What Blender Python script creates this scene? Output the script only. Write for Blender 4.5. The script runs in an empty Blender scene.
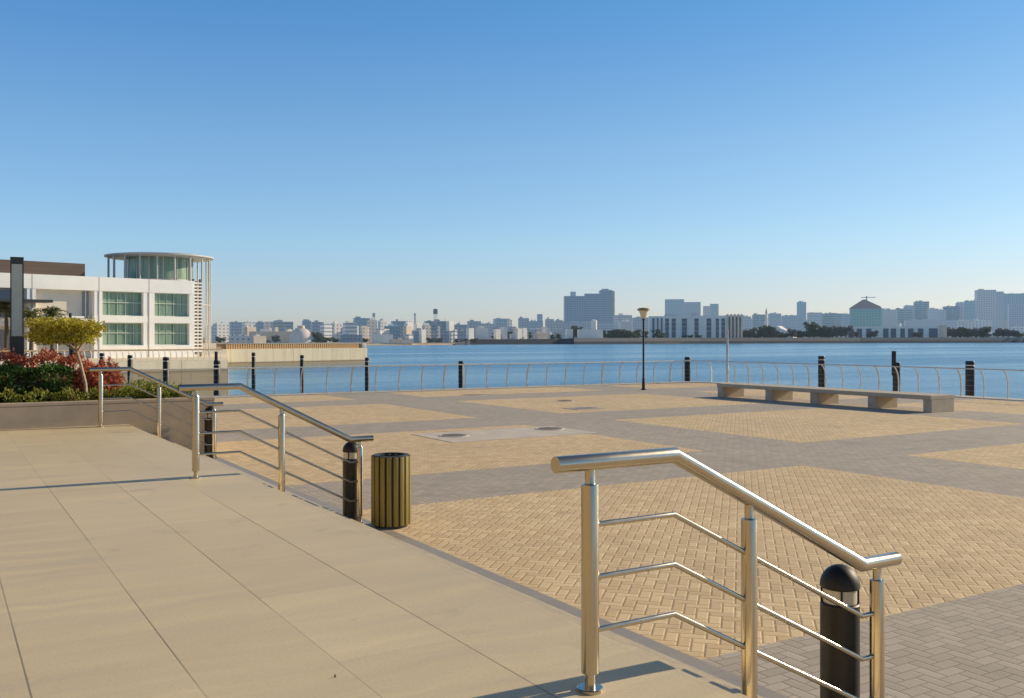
import bpy, bmesh, math, random
import numpy as np
from mathutils import Vector, Matrix

random.seed(7)
C = bpy.context.scene.collection
R = math.radians

# ------------------------------------------------------------------ frame
# world X runs across the terrace edge (down the stairs), world Y along it, z=0 is the plaza
CAM = Vector((-2.54, -3.48, 2.31))
FX, FY = 0.521, 0.8535          # camera forward in the world
F = 945.0                       # focal length in pixels of a 1024 wide frame
HOR = 338.0
WATER = -3.7

def gw(x, y, z=0.0):
    """ground offset right/forward of the viewpoint -> world"""
    return Vector((CAM.x + FY * x + FX * y, CAM.y - FX * x + FY * y, z))

def bear(px, Y, z=0.0):
    return gw((px - 512.0) / F * Y, Y, z)

def hgt(py, Y):
    return CAM.z + (HOR - py) * Y / F

# ------------------------------------------------------------------ mesh helpers
def box(bm, x0, x1, y0, y1, z0, z1, bev=0.0):
    vs = [bm.verts.new(p) for p in ((x0,y0,z0),(x1,y0,z0),(x1,y1,z0),(x0,y1,z0),(x0,y0,z1),(x1,y0,z1),(x1,y1,z1),(x0,y1,z1))]
    fs = [bm.faces.new([vs[i] for i in q]) for q in ((3,2,1,0),(4,5,6,7),(0,1,5,4),(1,2,6,5),(2,3,7,6),(3,0,4,7))]
    if bev > 0:
        es = {e for f in fs for e in f.edges}
        bmesh.ops.bevel(bm, geom=list(es), offset=bev, segments=2, affect='EDGES', profile=0.5)

def prism(bm, pts, z0, z1):
    lo = [bm.verts.new((p[0], p[1], z0)) for p in pts]
    hi = [bm.verts.new((p[0], p[1], z1)) for p in pts]
    n = len(pts)
    bm.faces.new(lo[::-1]); bm.faces.new(hi)
    for i in range(n):
        bm.faces.new((lo[i], lo[(i+1) % n], hi[(i+1) % n], hi[i]))

def tube(bm, pts, r, n=16, caps=True):
    pts = [Vector(p) for p in pts]
    rr = r if isinstance(r, (list, tuple)) else [r] * len(pts)
    d0 = (pts[1] - pts[0]).normalized()
    ref = Vector((0, 0, 1)) if abs(d0.z) < 0.9 else Vector((1, 0, 0))
    a = d0.cross(ref).normalized(); b = d0.cross(a).normalized()
    rings = []; d = d0
    for i, p in enumerate(pts):
        nd = (pts[i+1] - p).normalized() if i < len(pts) - 1 else d
        nb = (d + nd).normalized()
        ring = []
        for k in range(n):
            t = 2 * math.pi * k / n
            off = (a * math.cos(t) + b * math.sin(t)) * rr[i]
            ring.append(off - d * (off.dot(nb) / max(d.dot(nb), 1e-4)))
        rings.append([bm.verts.new(p + o) for o in ring])
        q = d.rotation_difference(nd)
        a = q @ a; b = q @ b; d = nd
    for i in range(len(rings) - 1):
        for k in range(n):
            bm.faces.new((rings[i][k], rings[i][(k+1) % n], rings[i+1][(k+1) % n], rings[i+1][k]))
    if caps:
        bm.faces.new(rings[0][::-1]); bm.faces.new(rings[-1])

def lathe(bm, prof, n=24, c=(0, 0)):
    """prof: list of (r, z)"""
    rings = []
    for r, z in prof:
        if r < 1e-5:
            rings.append([bm.verts.new((c[0], c[1], z))])
        else:
            rings.append([bm.verts.new((c[0] + r * math.cos(2*math.pi*k/n), c[1] + r * math.sin(2*math.pi*k/n), z)) for k in range(n)])
    for i in range(len(rings) - 1):
        A, B = rings[i], rings[i+1]
        for k in range(n):
            k2 = (k + 1) % n
            if len(A) == 1 and len(B) == 1: continue
            if len(A) == 1: bm.faces.new((A[0], B[k2], B[k]))
            elif len(B) == 1: bm.faces.new((A[k], A[k2], B[0]))
            else: bm.faces.new((A[k], A[k2], B[k2], B[k]))

def finish(name, me, mat, parent, loc, rz, smooth):
    if smooth:
        me.shade_smooth()
        me.set_sharp_from_angle(angle=R(38))
    me.materials.append(mat)
    o = bpy.data.objects.new(name, me)
    C.objects.link(o)
    o.location = loc; o.rotation_euler = (0, 0, rz)
    if parent: o.parent = parent
    return o

def obj(name, bm, mat, parent=None, loc=(0, 0, 0), rz=0.0, smooth=True):
    bmesh.ops.recalc_face_normals(bm, faces=bm.faces[:])
    me = bpy.data.meshes.new(name)
    bm.to_mesh(me); bm.free()
    return finish(name, me, mat, parent, loc, rz, smooth)

def tag(o, label=None, cat=None, group=None, kind=None):
    if label: o['label'] = label
    if cat: o['category'] = cat
    if group: o['group'] = group
    if kind: o['kind'] = kind
    return o

def thing(name, label, cat, loc=(0, 0, 0), rz=0.0, group=None):
    o = bpy.data.objects.new(name, None); C.objects.link(o)
    o.location = loc; o.rotation_euler = (0, 0, rz)
    o.empty_display_size = 0.2
    return tag(o, label, cat, group)

def kids(o):
    return [c for c in bpy.data.objects if c.parent == o]

def dup(o, loc=None, rz=None, label=None, group=None, parent=None, scale=None):
    c = o.copy(); C.objects.link(c)
    if parent: c.parent = parent
    if loc is not None: c.location = loc
    if rz is not None: c.rotation_euler = (0, 0, rz)
    if label: c['label'] = label
    if group: c['group'] = group
    if scale: c.scale = scale
    for ch in kids(o): dup(ch, parent=c)
    return c

def structure(name, bm, mat, loc=(0, 0, 0), rz=0.0, smooth=False):
    return tag(obj(name, bm, mat, None, loc, rz, smooth), kind='structure')

def leaves(name, pts, size, mat, seed=1, parent=None, loc=(0, 0, 0), asp=1.8, up=0.0):
    """a mesh of pointed leaf blades at the given points"""
    rng = np.random.default_rng(seed)
    n = len(pts)
    d = rng.normal(size=(n, 3)); d[:, 2] += up
    d /= np.linalg.norm(d, axis=1)[:, None]
    e = rng.normal(size=(n, 3)); s = np.cross(d, e); s /= np.linalg.norm(s, axis=1)[:, None]
    L = size * rng.uniform(0.6, 1.3, n)[:, None]; W = L / asp
    P = np.asarray(pts, float)
    bend = np.cross(d, s) * L * 0.15
    v = np.stack([P - d*L*.5, P + s*W*.5 + bend, P + d*L*.5, P - s*W*.5 + bend], 1).reshape(-1, 3)
    f = np.arange(4 * n).reshape(-1, 4)
    me = bpy.data.meshes.new(name)
    me.from_pydata(v.tolist(), [], f.tolist())
    return finish(name, me, mat, parent, loc, 0, False)

# ------------------------------------------------------------------ node helpers
class NT:
    def __init__(self, name):
        self.m = bpy.data.materials.new(name); self.m.use_nodes = True
        self.t = self.m.node_tree; self.t.nodes.clear()
        self.out = self.t.nodes.new('ShaderNodeOutputMaterial')
    def n(self, typ, **kw):
        x = self.t.nodes.new(typ)
        for k, v in kw.items(): setattr(x, k, v)
        return x
    def put(self, sock, v):
        if isinstance(v, bpy.types.NodeSocket): self.t.links.new(v, sock)
        elif v is not None:
            if isinstance(v, (tuple, list)) and len(v) == 3 and sock.type == 'RGBA': v = (*v, 1)
            sock.default_value = v
    def math(self, op, a, b=None, c=None):
        x = self.n('ShaderNodeMath', operation=op)
        for i, v in enumerate((a, b, c)):
            if v is not None: self.put(x.inputs[i], v)
        return x.outputs[0]
    def mix(self, f, a, b, blend='MIX'):
        x = self.n('ShaderNodeMix', data_type='RGBA', blend_type=blend)
        self.put(x.inputs[0], f); self.put(x.inputs[6], a); self.put(x.inputs[7], b)
        return x.outputs[2]
    def coord(self, which='Object'):
        return self.n('ShaderNodeTexCoord').outputs[which]
    def pos(self):
        return self.n('ShaderNodeNewGeometry').outputs['Position']
    def mapping(self, v, loc=(0,0,0), rot=(0,0,0), sc=(1,1,1)):
        x = self.n('ShaderNodeMapping')
        self.put(x.inputs[0], v); x.inputs[1].default_value = loc; x.inputs[2].default_value = rot; x.inputs[3].default_value = sc
        return x.outputs[0]
    def noise(self, v, scale, detail=4, rough=0.55, col=False):
        x = self.n('ShaderNodeTexNoise')
        self.put(x.inputs['Vector'], v); x.inputs['Scale'].default_value = scale
        x.inputs['Detail'].default_value = detail; x.inputs['Roughness'].default_value = rough
        return x.outputs['Color' if col else 'Fac']
    def rng(self, v, a, b, c, d):
        x = self.n('ShaderNodeMapRange')
        self.put(x.inputs[0], v)
        for i, k in enumerate((a, b, c, d)): x.inputs[i+1].default_value = k
        return x.outputs[0]
    def sep(self, v):
        x = self.n('ShaderNodeSeparateXYZ'); self.put(x.inputs[0], v); return x.outputs
    def comb(self, a, b, c=0.0):
        x = self.n('ShaderNodeCombineXYZ')
        for i, v in enumerate((a, b, c)): self.put(x.inputs[i], v)
        return x.outputs[0]
    def bump(self, h, strength=0.3, dist=0.01):
        x = self.n('ShaderNodeBump'); x.inputs['Strength'].default_value = strength; x.inputs['Distance'].default_value = dist
        self.put(x.inputs['Height'], h); return x.outputs[0]
    def bsdf(self, col, rough=0.6, metal=0.0, normal=None, spec=0.5, emis=None, emis_s=0.0, ior=None):
        b = self.n('ShaderNodeBsdfPrincipled')
        self.put(b.inputs['Base Color'], col); self.put(b.inputs['Roughness'], rough); self.put(b.inputs['Metallic'], metal)
        b.inputs['Specular IOR Level'].default_value = spec
        if normal is not None: self.put(b.inputs['Normal'], normal)
        if emis is not None:
            self.put(b.inputs['Emission Color'], emis); b.inputs['Emission Strength'].default_value = emis_s
        self.t.links.new(b.outputs[0], self.out.inputs[0])
        return b

def plain(name, col, rough=0.6, metal=0.0, var=0.15, scale=6.0, bump=0.0, spec=0.5, emis=None, emis_s=0.0):
    k = NT(name); v = k.coord()
    f = k.noise(v, scale)
    c = k.mix(k.rng(f, .3, .7, 0, 1), tuple(x*(1-var) for x in col), tuple(min(1, x*(1+var)) for x in col))
    nm = k.bump(k.noise(v, scale*8), bump, 0.01) if bump else None
    k.bsdf(c, k.rng(f, .3, .7, rough*.85, min(1, rough*1.15)), metal, nm, spec, emis, emis_s)
    return k.m

HAZE_GLOW = (0.47, 0.64, 0.82)  # bluish distance haze, put into the far materials as emission
M = {}

# brushed stainless steel
k = NT('brushed_steel'); v = k.coord()
f = k.noise(k.mapping(v, sc=(3, 3, 1)), 1.5, 3)
k.bsdf(k.mix(f, (.50, .44, .345), (.58, .515, .415)), k.rng(f, .3, .7, .21, .29), 1.0)
M['steel'] = k.m
M['black'] = plain('black_paint', (.009, .009, .010), .5, 0, .2, 5, .05)
M['dark_metal'] = plain('dark_grey_metal', (.05, .055, .06), .45, .3, .15, 4)
M['lens'] = plain('frosted_lens', (.62, .58, .48), .35, 0, .1, 10)
M['fence_metal'] = plain('satin_fence_metal', (.66, .62, .54), .42, .35, .12, 4)
M['white_paint'] = plain('white_paint', (.78, .76, .72), .5, 0, .05, 2)
M['wood'] = None
k = NT('weathered_slat_wood'); v = k.coord()
f = k.noise(k.mapping(v, sc=(9, 9, .8)), 4.0, 5); g = k.noise(v, 30, 2)
k.bsdf(k.mix(f, (.12, .09, .018), (.33, .255, .06)), k.rng(g, .3, .7, .45, .7), 0, k.bump(f, .25, .004))
M['wood'] = k.m

# terrace stone slabs
def stone(name, w, l, ox, oy, c1, c2, joint, streak=1.0):
    k = NT(name); v = k.pos(); s = k.sep(v)
    bv = k.comb(k.math('ADD', s[1], oy), k.math('ADD', s[0], ox))
    b = k.n('ShaderNodeTexBrick', offset=0.5, squash=1.0)
    k.put(b.inputs['Vector'], bv); b.inputs['Scale'].default_value = 1.0
    b.inputs['Brick Width'].default_value = l; b.inputs['Row Height'].default_value = w
    b.inputs['Mortar Size'].default_value = 0.0035; b.inputs['Mortar Smooth'].default_value = 0.15; b.inputs['Bias'].default_value = 0
    b.inputs['Color1'].default_value = (0, 0, 0, 1); b.inputs['Color2'].default_value = (1, 1, 1, 1); b.inputs['Mortar'].default_value = (.5, .5, .5, 1)
    tone = k.sep(b.outputs['Color'])[0]
    warp = k.n('ShaderNodeVectorMath', operation='ADD')
    k.put(warp.inputs[0], v)
    wn = k.n('ShaderNodeVectorMath', operation='SCALE'); k.put(wn.inputs[0], k.noise(v, 1.3, 2, col=True)); wn.inputs['Scale'].default_value = 0.35
    k.put(warp.inputs[1], wn.outputs[0])
    st = k.noise(k.mapping(warp.outputs[0], rot=(0, 0, R(8)), sc=(.5, 6.5, 1)), 1.0, 5, .6)
    big = k.noise(v, .35, 3)
    fine = k.noise(v, 55, 3)
    c = k.mix(k.rng(st, .35, .68, 0, streak), c1, c2)
    c = k.mix(k.rng(big, .35, .65, 0, .35), c, tuple(x * .78 for x in c1))
    c = k.mix(k.math('MULTIPLY', tone, .20), c, tuple(x * .6 for x in c1))
    c = k.mix(k.rng(fine, .35, .7, 0, .26), c, tuple(x * .6 for x in c1))
    spots = k.noise(v, 2.3, 5, .7)
    c = k.mix(k.rng(spots, .60, .76, 0, .26), c, (.16, .12, .08))
    fj = k.math('FRACT', k.math('DIVIDE', k.math('ADD', s[0], ox), w))
    dj = k.math('MINIMUM', fj, k.math('SUBTRACT', 1.0, fj))
    lj = k.math('MULTIPLY', k.rng(k.math('MULTIPLY', dj, w), .0035, .0055, 1, 0), k.math('LESS_THAN', s[0], .3))
    fade = k.rng(k.noise(k.mapping(v, sc=(1, .35, 1)), 1.1, 3), .40, .56, .35, 1)
    fade = k.math('MULTIPLY', fade, k.rng(s[1], 5.5, 9.0, 1, .3))
    jf = k.math('MAXIMUM', k.math('MULTIPLY', lj, fade), k.math('MULTIPLY', b.outputs['Fac'], .12))
    c = k.mix(k.math('MULTIPLY', jf, .68), c, joint)
    h = k.math('SUBTRACT', k.math('MULTIPLY', st, .35), jf)
    k.bsdf(c, k.rng(st, .3, .7, .42, .62), 0, k.bump(h, .25, .004), .4)
    return k.m
M['terrace'] = stone('sandstone_slabs', .665, 1.33, .18 + .665 * 60, .37 + 1.33 * 60, (.72, .59, .37), (.90, .75, .485), (.13, .10, .065), .62)
M['step'] = stone('sandstone_treads', .457, 1.33, .457 * 60 - .5, 1.33 * 60, (.62, .51, .33), (.76, .64, .43), (.12, .09, .06))
M['planter'] = plain('planter_stone', (.43, .355, .27), .7, 0, .12, 2.5, .1)
M['coping'] = plain('pale_coping_stone', (.55, .50, .42), .7, 0, .12, 3, .1)
M['bench'] = plain('bench_concrete', (.50, .42, .31), .75, 0, .12, 4, .12)
M['soil'] = plain('planting_soil', (.05, .035, .022), .95, 0, .4, 8, .5)

# plaza: tan herringbone fields between grey running-bond bands
k = NT('plaza_pavers'); v = k.pos(); s = k.sep(v)
X, Y = k.math('ADD', s[0], 116.5 * 2), k.math('ADD', s[1], 94.0 * 2)
fs = k.math('MODULO', k.math('ADD', X, -2.15), 11.65)
fu = k.math('MODULO', k.math('ADD', Y, -1.6), 9.4)
inf = k.math('MULTIPLY', k.math('LESS_THAN', fs, 8.75), k.math('LESS_THAN', fu, 6.8))
inf = k.math('MULTIPLY', inf, k.math('GREATER_THAN', s[0], 2.1))
inf = k.math('MULTIPLY', inf, k.math('LESS_THAN', s[1], 33.3))
inf = k.math('MULTIPLY', inf, k.math('LESS_THAN', s[0], 31.0))
W = 0.105
def add(a, b): return k.math('ADD', a, b)
def herring(ax, ay):
    hx = k.math('DIVIDE', ax, W); hy = k.math('DIVIDE', ay, W)
    ci, cj = k.math('FLOOR', hx), k.math('FLOOR', hy)
    fx, fy = k.math('FRACT', hx), k.math('FRACT', hy)
    kk = k.math('FLOORED_MODULO', k.math('SUBTRACT', ci, cj), 4.0)
    e0, e1, e2, e3 = [k.math('COMPARE', kk, float(q), 0.1) for q in range(4)]
    dl = add(fx, e1); dr = add(k.math('SUBTRACT', 1.0, fx), e0)
    db = add(fy, e2); dt = add(k.math('SUBTRACT', 1.0, fy), e3)
    dmin = k.math('MINIMUM', k.math('MINIMUM', dl, dr), k.math('MINIMUM', db, dt))
    idv = k.comb(k.math('SUBTRACT', ci, e1), k.math('SUBTRACT', cj, e2), 0)
    wn = k.n('ShaderNodeTexWhiteNoise', noise_dimensions='2D'); k.put(wn.inputs['Vector'], idv)
    return dmin, wn.outputs['Value']
RT = math.sqrt(.5)
d1_, rnd = herring(k.math('MULTIPLY', add(X, Y), RT), k.math('MULTIPLY', k.math('SUBTRACT', add(Y, 900.0), X), RT))
d2_, gt = herring(X, Y)
hb = k.rng(d1_, .015, .065, 0, 1); gb = k.rng(d2_, .015, .065, 0, 1)
hb2 = k.rng(d1_, .01, .14, 0, 1); gb2 = k.rng(d2_, .01, .14, 0, 1)
big = k.noise(v, .22, 4); med = k.noise(v, 1.4, 4); fine = k.noise(v, 60, 3)
tan = k.mix(rnd, (.70, .51, .285), (.88, .68, .405))
tan = k.mix(k.rng(big, .35, .68, 0, .35), tan, (.57, .44, .27))
gry = k.mix(gt, (.44, .385, .315), (.56, .49, .405))
gry = k.mix(k.rng(big, .35, .68, 0, .4), gry, (.385, .34, .29))
jnt_t = k.mix(1.0, tan, (.62, .56, .50), 'MULTIPLY')
jnt_g = k.mix(1.0, gry, (.60, .56, .52), 'MULTIPLY')
tan = k.mix(hb, jnt_t, tan); gry = k.mix(gb, jnt_g, gry)
odd = k.math('GREATER_THAN', rnd, .955); odg = k.math('GREATER_THAN', gt, .965)
tan = k.mix(k.math('MULTIPLY', odd, .45), tan, (.52, .36, .22)); gry = k.mix(k.math('MULTIPLY', odg, .35), gry, (.30, .26, .23))
c = k.mix(inf, gry, tan)
blot = k.noise(v, .55, 6, .7)
c = k.mix(k.rng(blot, .56, .72, 0, .20), c, (.30, .235, .165)); c = k.mix(k.rng(blot, .30, .42, .16, 0), c, (.82, .68, .46))
c = k.mix(k.rng(med, .55, .75, 0, .22), c, (.17, .135, .10))
c = k.mix(k.rng(fine, .35, .7, 0, .18), c, (.2, .15, .1))
hgtv = k.mix(inf, k.comb(k.math('MULTIPLY', gb2, .6), 0.0, 0.0), k.comb(hb2, hb2, hb2))
hh = add(k.math('MULTIPLY', k.sep(hgtv)[0], 1.0), k.math('MULTIPLY', fine, .25))
k.bsdf(c, .78, 0, k.bump(hh, .42, .009), .3)
M['plaza'] = k.m
M['strip'] = stone('grey_border_slabs', 1.03, .9, 1.03 * 20 - 1.10, .9 * 50, (.37, .325, .27), (.46, .41, .345), (.2, .17, .13), .5)
M['pad'] = plain('concrete_pad', (.60, .53, .44), .8, 0, .10, 2, .1)
M['iron'] = plain('cast_iron_cover', (.11, .105, .10), .6, .3, .25, 14, .3)

# quay and pier concrete with a dark tidal band
k = NT('pier_concrete'); v = k.pos(); s = k.sep(v)
n1 = k.noise(v, .12, 5); n2 = k.noise(k.mapping(v, sc=(1, 1, .12)), .9, 4)
c = k.mix(n1, (.84, .69, .47), (.93, .79, .56))
c = k.mix(k.rng(n2, .5, .75, 0, .3), c, (.30, .24, .17))
ledge = k.math('MULTIPLY', k.math('LESS_THAN', s[1], 110.0), 1.85)     # the near wall is stained higher up
zz_ = k.math('SUBTRACT', k.math('ADD', s[2], k.math('MULTIPLY', n1, .35)), ledge)
tide = k.rng(zz_, -2.75, -2.45, 1, 0)
line = k.math('MULTIPLY', k.rng(zz_, -2.95, -2.75, 0, 1), k.rng(zz_, -2.7, -2.5, 1, 0))
c = k.mix(k.math('MULTIPLY', tide, .8), c, (.34, .255, .16))
c = k.mix(k.math('MULTIPLY', line, .6), c, (.18, .13, .08))
pn = k.math('FRACT', k.math('DIVIDE', k.math('ADD', s[0], s[1]), 6.0))
c = k.mix(k.math('MULTIPLY', k.math('LESS_THAN', pn, .02), .45), c, (.2, .16, .12))
k.bsdf(c, .85, 0, k.bump(n2, .2, .05), .3)
M['pier'] = k.m

# water
k = NT('harbour_water'); v = k.pos()
w1 = k.noise(k.mapping(v, rot=(0, 0, R(20)), sc=(.5, 1.1, 1)), 1.1, 6, .65)
w2 = k.noise(k.mapping(v, rot=(0, 0, R(-30)), sc=(.02, .05, 1)), 1.0, 4, .5)
w3 = k.noise(k.mapping(v, rot=(0, 0, R(31)), sc=(.003, .03, 1)), 1.0, 5, .6)
c = k.mix(k.rng(w3, .38, .62, 0, 1), (.075, .235, .39), (.16, .35, .50))
h = k.math('ADD', w1, k.math('MULTIPLY', w2, 2.0))
bn = k.n('ShaderNodeBump'); bn.inputs['Strength'].default_value = .8; bn.inputs['Distance'].default_value = .25
k.put(bn.inputs['Height'], h)
k.bsdf(c, k.rng(w3, .38, .62, .30, .18), 0, bn.outputs[0], .5)
M['water'] = k.m

def leafmat(name, a, bcol, trans=.35, emis=0.0):
    k = NT(name)
    r = k.n('ShaderNodeNewGeometry').outputs['Random Per Island']
    big = k.noise(k.coord(), 1.7, 3)
    c = k.mix(r, a, bcol); c = k.mix(k.rng(big, .4, .65, 0, .5), c, tuple(x * .45 for x in a))
    b = k.bsdf(c, .55, 0, None, .35)
    t = k.n('ShaderNodeBsdfTranslucent'); k.put(t.inputs[0], c)
    ms = k.n('ShaderNodeMixShader'); ms.inputs[0].default_value = trans
    k.t.links.new(b.outputs[0], ms.inputs[1]); k.t.links.new(t.outputs[0], ms.inputs[2])
    k.t.links.new(ms.outputs[0], k.out.inputs[0])
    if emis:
        b.inputs['Emission Color'].default_value = (*HAZE_GLOW, 1); b.inputs['Emission Strength'].default_value = emis  # haze on far leaves is a faint glow of the material
    return k.m
M['leaf_dark'] = leafmat('dark_green_leaves', (.028, .075, .014), (.09, .175, .035))
M['leaf_red'] = leafmat('russet_leaves', (.36, .085, .05), (.74, .27, .15))
M['leaf_low'] = leafmat('ground_cover_leaves', (.14, .17, .02), (.44, .45, .08))
M['leaf_gold'] = leafmat('yellow_green_leaves', (.34, .30, .03), (.80, .70, .10))
M['leaf_palm'] = leafmat('palm_leaves', (.07, .09, .03), (.22, .24, .08))
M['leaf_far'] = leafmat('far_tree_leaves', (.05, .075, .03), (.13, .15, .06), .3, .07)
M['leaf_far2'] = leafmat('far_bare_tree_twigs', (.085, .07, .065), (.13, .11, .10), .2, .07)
M['bark'] = plain('pale_bark', (.42, .33, .23), .8, 0, .25, 12, .3)
M['bark_dark'] = plain('dark_bark', (.10, .075, .05), .9, 0, .3, 9, .3)

def facade(name, wall, glass, wx=3.4, wz=3.3, fr=.55, emis=.06, frz=.5):
    """painted wall with a regular grid of recessed dark windows"""
    k = NT(name); s = k.sep(k.coord())
    h = k.math('FRACT', k.math('DIVIDE', k.math('ADD', k.math('ADD', s[0], s[1]), 500.0), wx))
    z = k.math('FRACT', k.math('DIVIDE', k.math('ADD', s[2], 0.4), wz))
    win = k.math('MULTIPLY', k.math('LESS_THAN', h, fr), k.math('LESS_THAN', z, frz))
    nz = k.sep(k.n('ShaderNodeNewGeometry').outputs['Normal'])[2]
    win = k.math('MULTIPLY', win, k.math('LESS_THAN', k.math('ABSOLUTE', nz), .5))
    n = k.noise(k.coord(), .08, 4)
    cc = k.mix(n, tuple(x * .85 for x in wall), tuple(min(1, x * 1.1) for x in wall))
    c = k.mix(win, cc, glass)
    bb = k.bsdf(c, k.rng(win, 0, 1, .7, .2), 0, None, .4, HAZE_GLOW, emis)
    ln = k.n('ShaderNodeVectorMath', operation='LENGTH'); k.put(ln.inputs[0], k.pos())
    k.put(bb.inputs['Emission Strength'], k.math('MULTIPLY', k.rng(ln.outputs['Value'], 800, 1400, .36, 1.06), emis))  # haze glow of the walls grows with distance from the plaza
    return k.m
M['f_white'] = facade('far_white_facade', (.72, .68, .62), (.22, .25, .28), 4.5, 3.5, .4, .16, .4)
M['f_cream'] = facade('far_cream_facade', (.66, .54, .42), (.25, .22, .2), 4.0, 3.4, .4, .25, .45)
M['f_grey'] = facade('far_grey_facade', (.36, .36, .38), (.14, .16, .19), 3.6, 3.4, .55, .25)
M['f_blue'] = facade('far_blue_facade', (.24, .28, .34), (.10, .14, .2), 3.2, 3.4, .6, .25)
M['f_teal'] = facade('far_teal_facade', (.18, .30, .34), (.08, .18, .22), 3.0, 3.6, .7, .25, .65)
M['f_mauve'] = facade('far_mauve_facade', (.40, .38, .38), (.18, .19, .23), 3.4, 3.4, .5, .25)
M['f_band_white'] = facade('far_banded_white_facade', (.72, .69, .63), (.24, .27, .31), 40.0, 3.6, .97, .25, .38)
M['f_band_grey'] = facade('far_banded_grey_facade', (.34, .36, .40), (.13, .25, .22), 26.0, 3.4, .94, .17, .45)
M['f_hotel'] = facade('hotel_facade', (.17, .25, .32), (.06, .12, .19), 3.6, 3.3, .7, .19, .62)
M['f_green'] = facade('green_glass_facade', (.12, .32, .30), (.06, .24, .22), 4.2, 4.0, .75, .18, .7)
M['far_white'] = plain('far_white_render', (.80, .75, .67), .7, 0, .08, .1, 0, .3, HAZE_GLOW, .09)
M['far_cream'] = plain('far_cream_render', (.74, .60, .45), .7, 0, .1, .1, 0, .3, HAZE_GLOW, .06)
M['far_roof'] = plain('far_grey_roof', (.30, .30, .32), .8, 0, .1, .1, 0, .3, HAZE_GLOW, .15)
M['far_dark'] = plain('far_dark_panels', (.035, .07, .12), .3, 0, .2, .2, 0, .4, HAZE_GLOW, .07)
M['far_brown'] = plain('far_brown_roof', (.24, .17, .15), .8, 0, .1, .2, 0, .3, HAZE_GLOW, .15)
M['rock'] = plain('shore_rock', (.035, .042, .055), .9, 0, .45, .35, .4, .3, HAZE_GLOW, .04)
M['seawall'] = plain('seawall_stone', (.15, .135, .12), .9, 0, .2, .06, .2, .3, HAZE_GLOW, .06)
M['sand'] = plain('beach_sand', (.58, .46, .31), .95, 0, .1, .05)
M['land'] = plain('dry_ground', (.34, .28, .20), .95, 0, .2, .02)

# ------------------------------------------------------------------ light, sky, camera
sc = bpy.context.scene
SUN_EL = 23.0
SKY_TINT = [(0, (.68, .77, 1.16)), (1.0, (.40, .46, .50)), (.05, (.74, .82, 1.10)), (.1, (.75, .92, 1.14)), (.2, (.72, .95, 1.14)), (.33, (.49, .90, 1.20)), (.40, (.50, .86, 1.12)), (.58, (.48, .60, .68))]
sun_h = Vector((math.cos(R(-5.6)), math.sin(R(-5.6)), 0))
sun_dir = sun_h * math.cos(R(SUN_EL)) + Vector((0, 0, math.sin(R(SUN_EL))))
sl = bpy.data.lights.new('sun', 'SUN'); sl.energy = 5.0; sl.angle = R(0.5); sl.color = (1.0, .82, .57)
so = bpy.data.objects.new('sun', sl); C.objects.link(so)
so.rotation_euler = (-sun_dir).to_track_quat('-Z', 'Y').to_euler()
w = bpy.data.worlds.new('World'); sc.world = w; w.use_nodes = True
nt = w.node_tree; nt.nodes.clear()
sky = nt.nodes.new('ShaderNodeTexSky'); sky.sky_type = 'NISHITA'; sky.sun_disc = False
sky.sun_elevation = R(SUN_EL); sky.sun_rotation = R(90 + 5.6)
sky.altitude = 0; sky.air_density = 1.0; sky.dust_density = 0.3; sky.ozone_density = 1.5
bg = nt.nodes.new('ShaderNodeBackground'); bg.inputs[1].default_value = 0.15
wo = nt.nodes.new('ShaderNodeOutputWorld')
tc = nt.nodes.new('ShaderNodeTexCoord'); sx_ = nt.nodes.new('ShaderNodeSeparateXYZ'); nt.links.new(tc.outputs['Generated'], sx_.inputs[0])
rp = nt.nodes.new('ShaderNodeValToRGB'); nt.links.new(sx_.outputs[2], rp.inputs[0])
els = rp.color_ramp.elements
for i, (ps, cl_) in enumerate(SKY_TINT):
    e = els[i] if i < 2 else els.new(ps)
    e.position = ps; e.color = (*[c_ * .82 for c_ in cl_], 1)
mu = nt.nodes.new('ShaderNodeMix'); mu.data_type = 'RGBA'; mu.blend_type = 'MULTIPLY'; mu.inputs[0].default_value = 1
nt.links.new(sky.outputs[0], mu.inputs[6]); nt.links.new(rp.outputs[0], mu.inputs[7])
dt = nt.nodes.new('ShaderNodeVectorMath'); dt.operation = 'DOT_PRODUCT'; nt.links.new(tc.outputs['Generated'], dt.inputs[0]); dt.inputs[1].default_value = sun_h
mr = nt.nodes.new('ShaderNodeMix'); mr.data_type = 'RGBA'; mr.clamp_factor = True; nt.links.new(dt.outputs['Value'], mr.inputs[0])
mr.inputs[6].default_value = (1.07, 1.11, 1.15, 1); mr.inputs[7].default_value = (.90, .83, .77, 1)
m2 = nt.nodes.new('ShaderNodeMix'); m2.data_type = 'RGBA'; m2.blend_type = 'MULTIPLY'; m2.inputs[0].default_value = 1
nt.links.new(mu.outputs[2], m2.inputs[6]); nt.links.new(mr.outputs[2], m2.inputs[7]); nt.links.new(m2.outputs[2], bg.inputs[0]); nt.links.new(bg.outputs[0], wo.inputs[0])
sc.view_settings.view_transform = 'Standard'; sc.view_settings.look = 'None'
sc.view_settings.exposure = 0; sc.view_settings.gamma = 1
cam = bpy.data.cameras.new('camera'); co = bpy.data.objects.new('camera', cam); C.objects.link(co)
cam.sensor_width = 36; cam.lens = F / 1024 * 36; cam.shift_y = -11.0 / 1024
cam.clip_start = .05; cam.clip_end = 30000
co.location = CAM; co.rotation_euler = (R(90), 0, -math.atan2(FX, FY))
sc.camera = co

# ------------------------------------------------------------------ water, plaza, quay, terrace
bm = bmesh.new(); box(bm, -9000, 12000, -9000, 15000, -6, WATER); structure('water', bm, M['water'])

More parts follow.
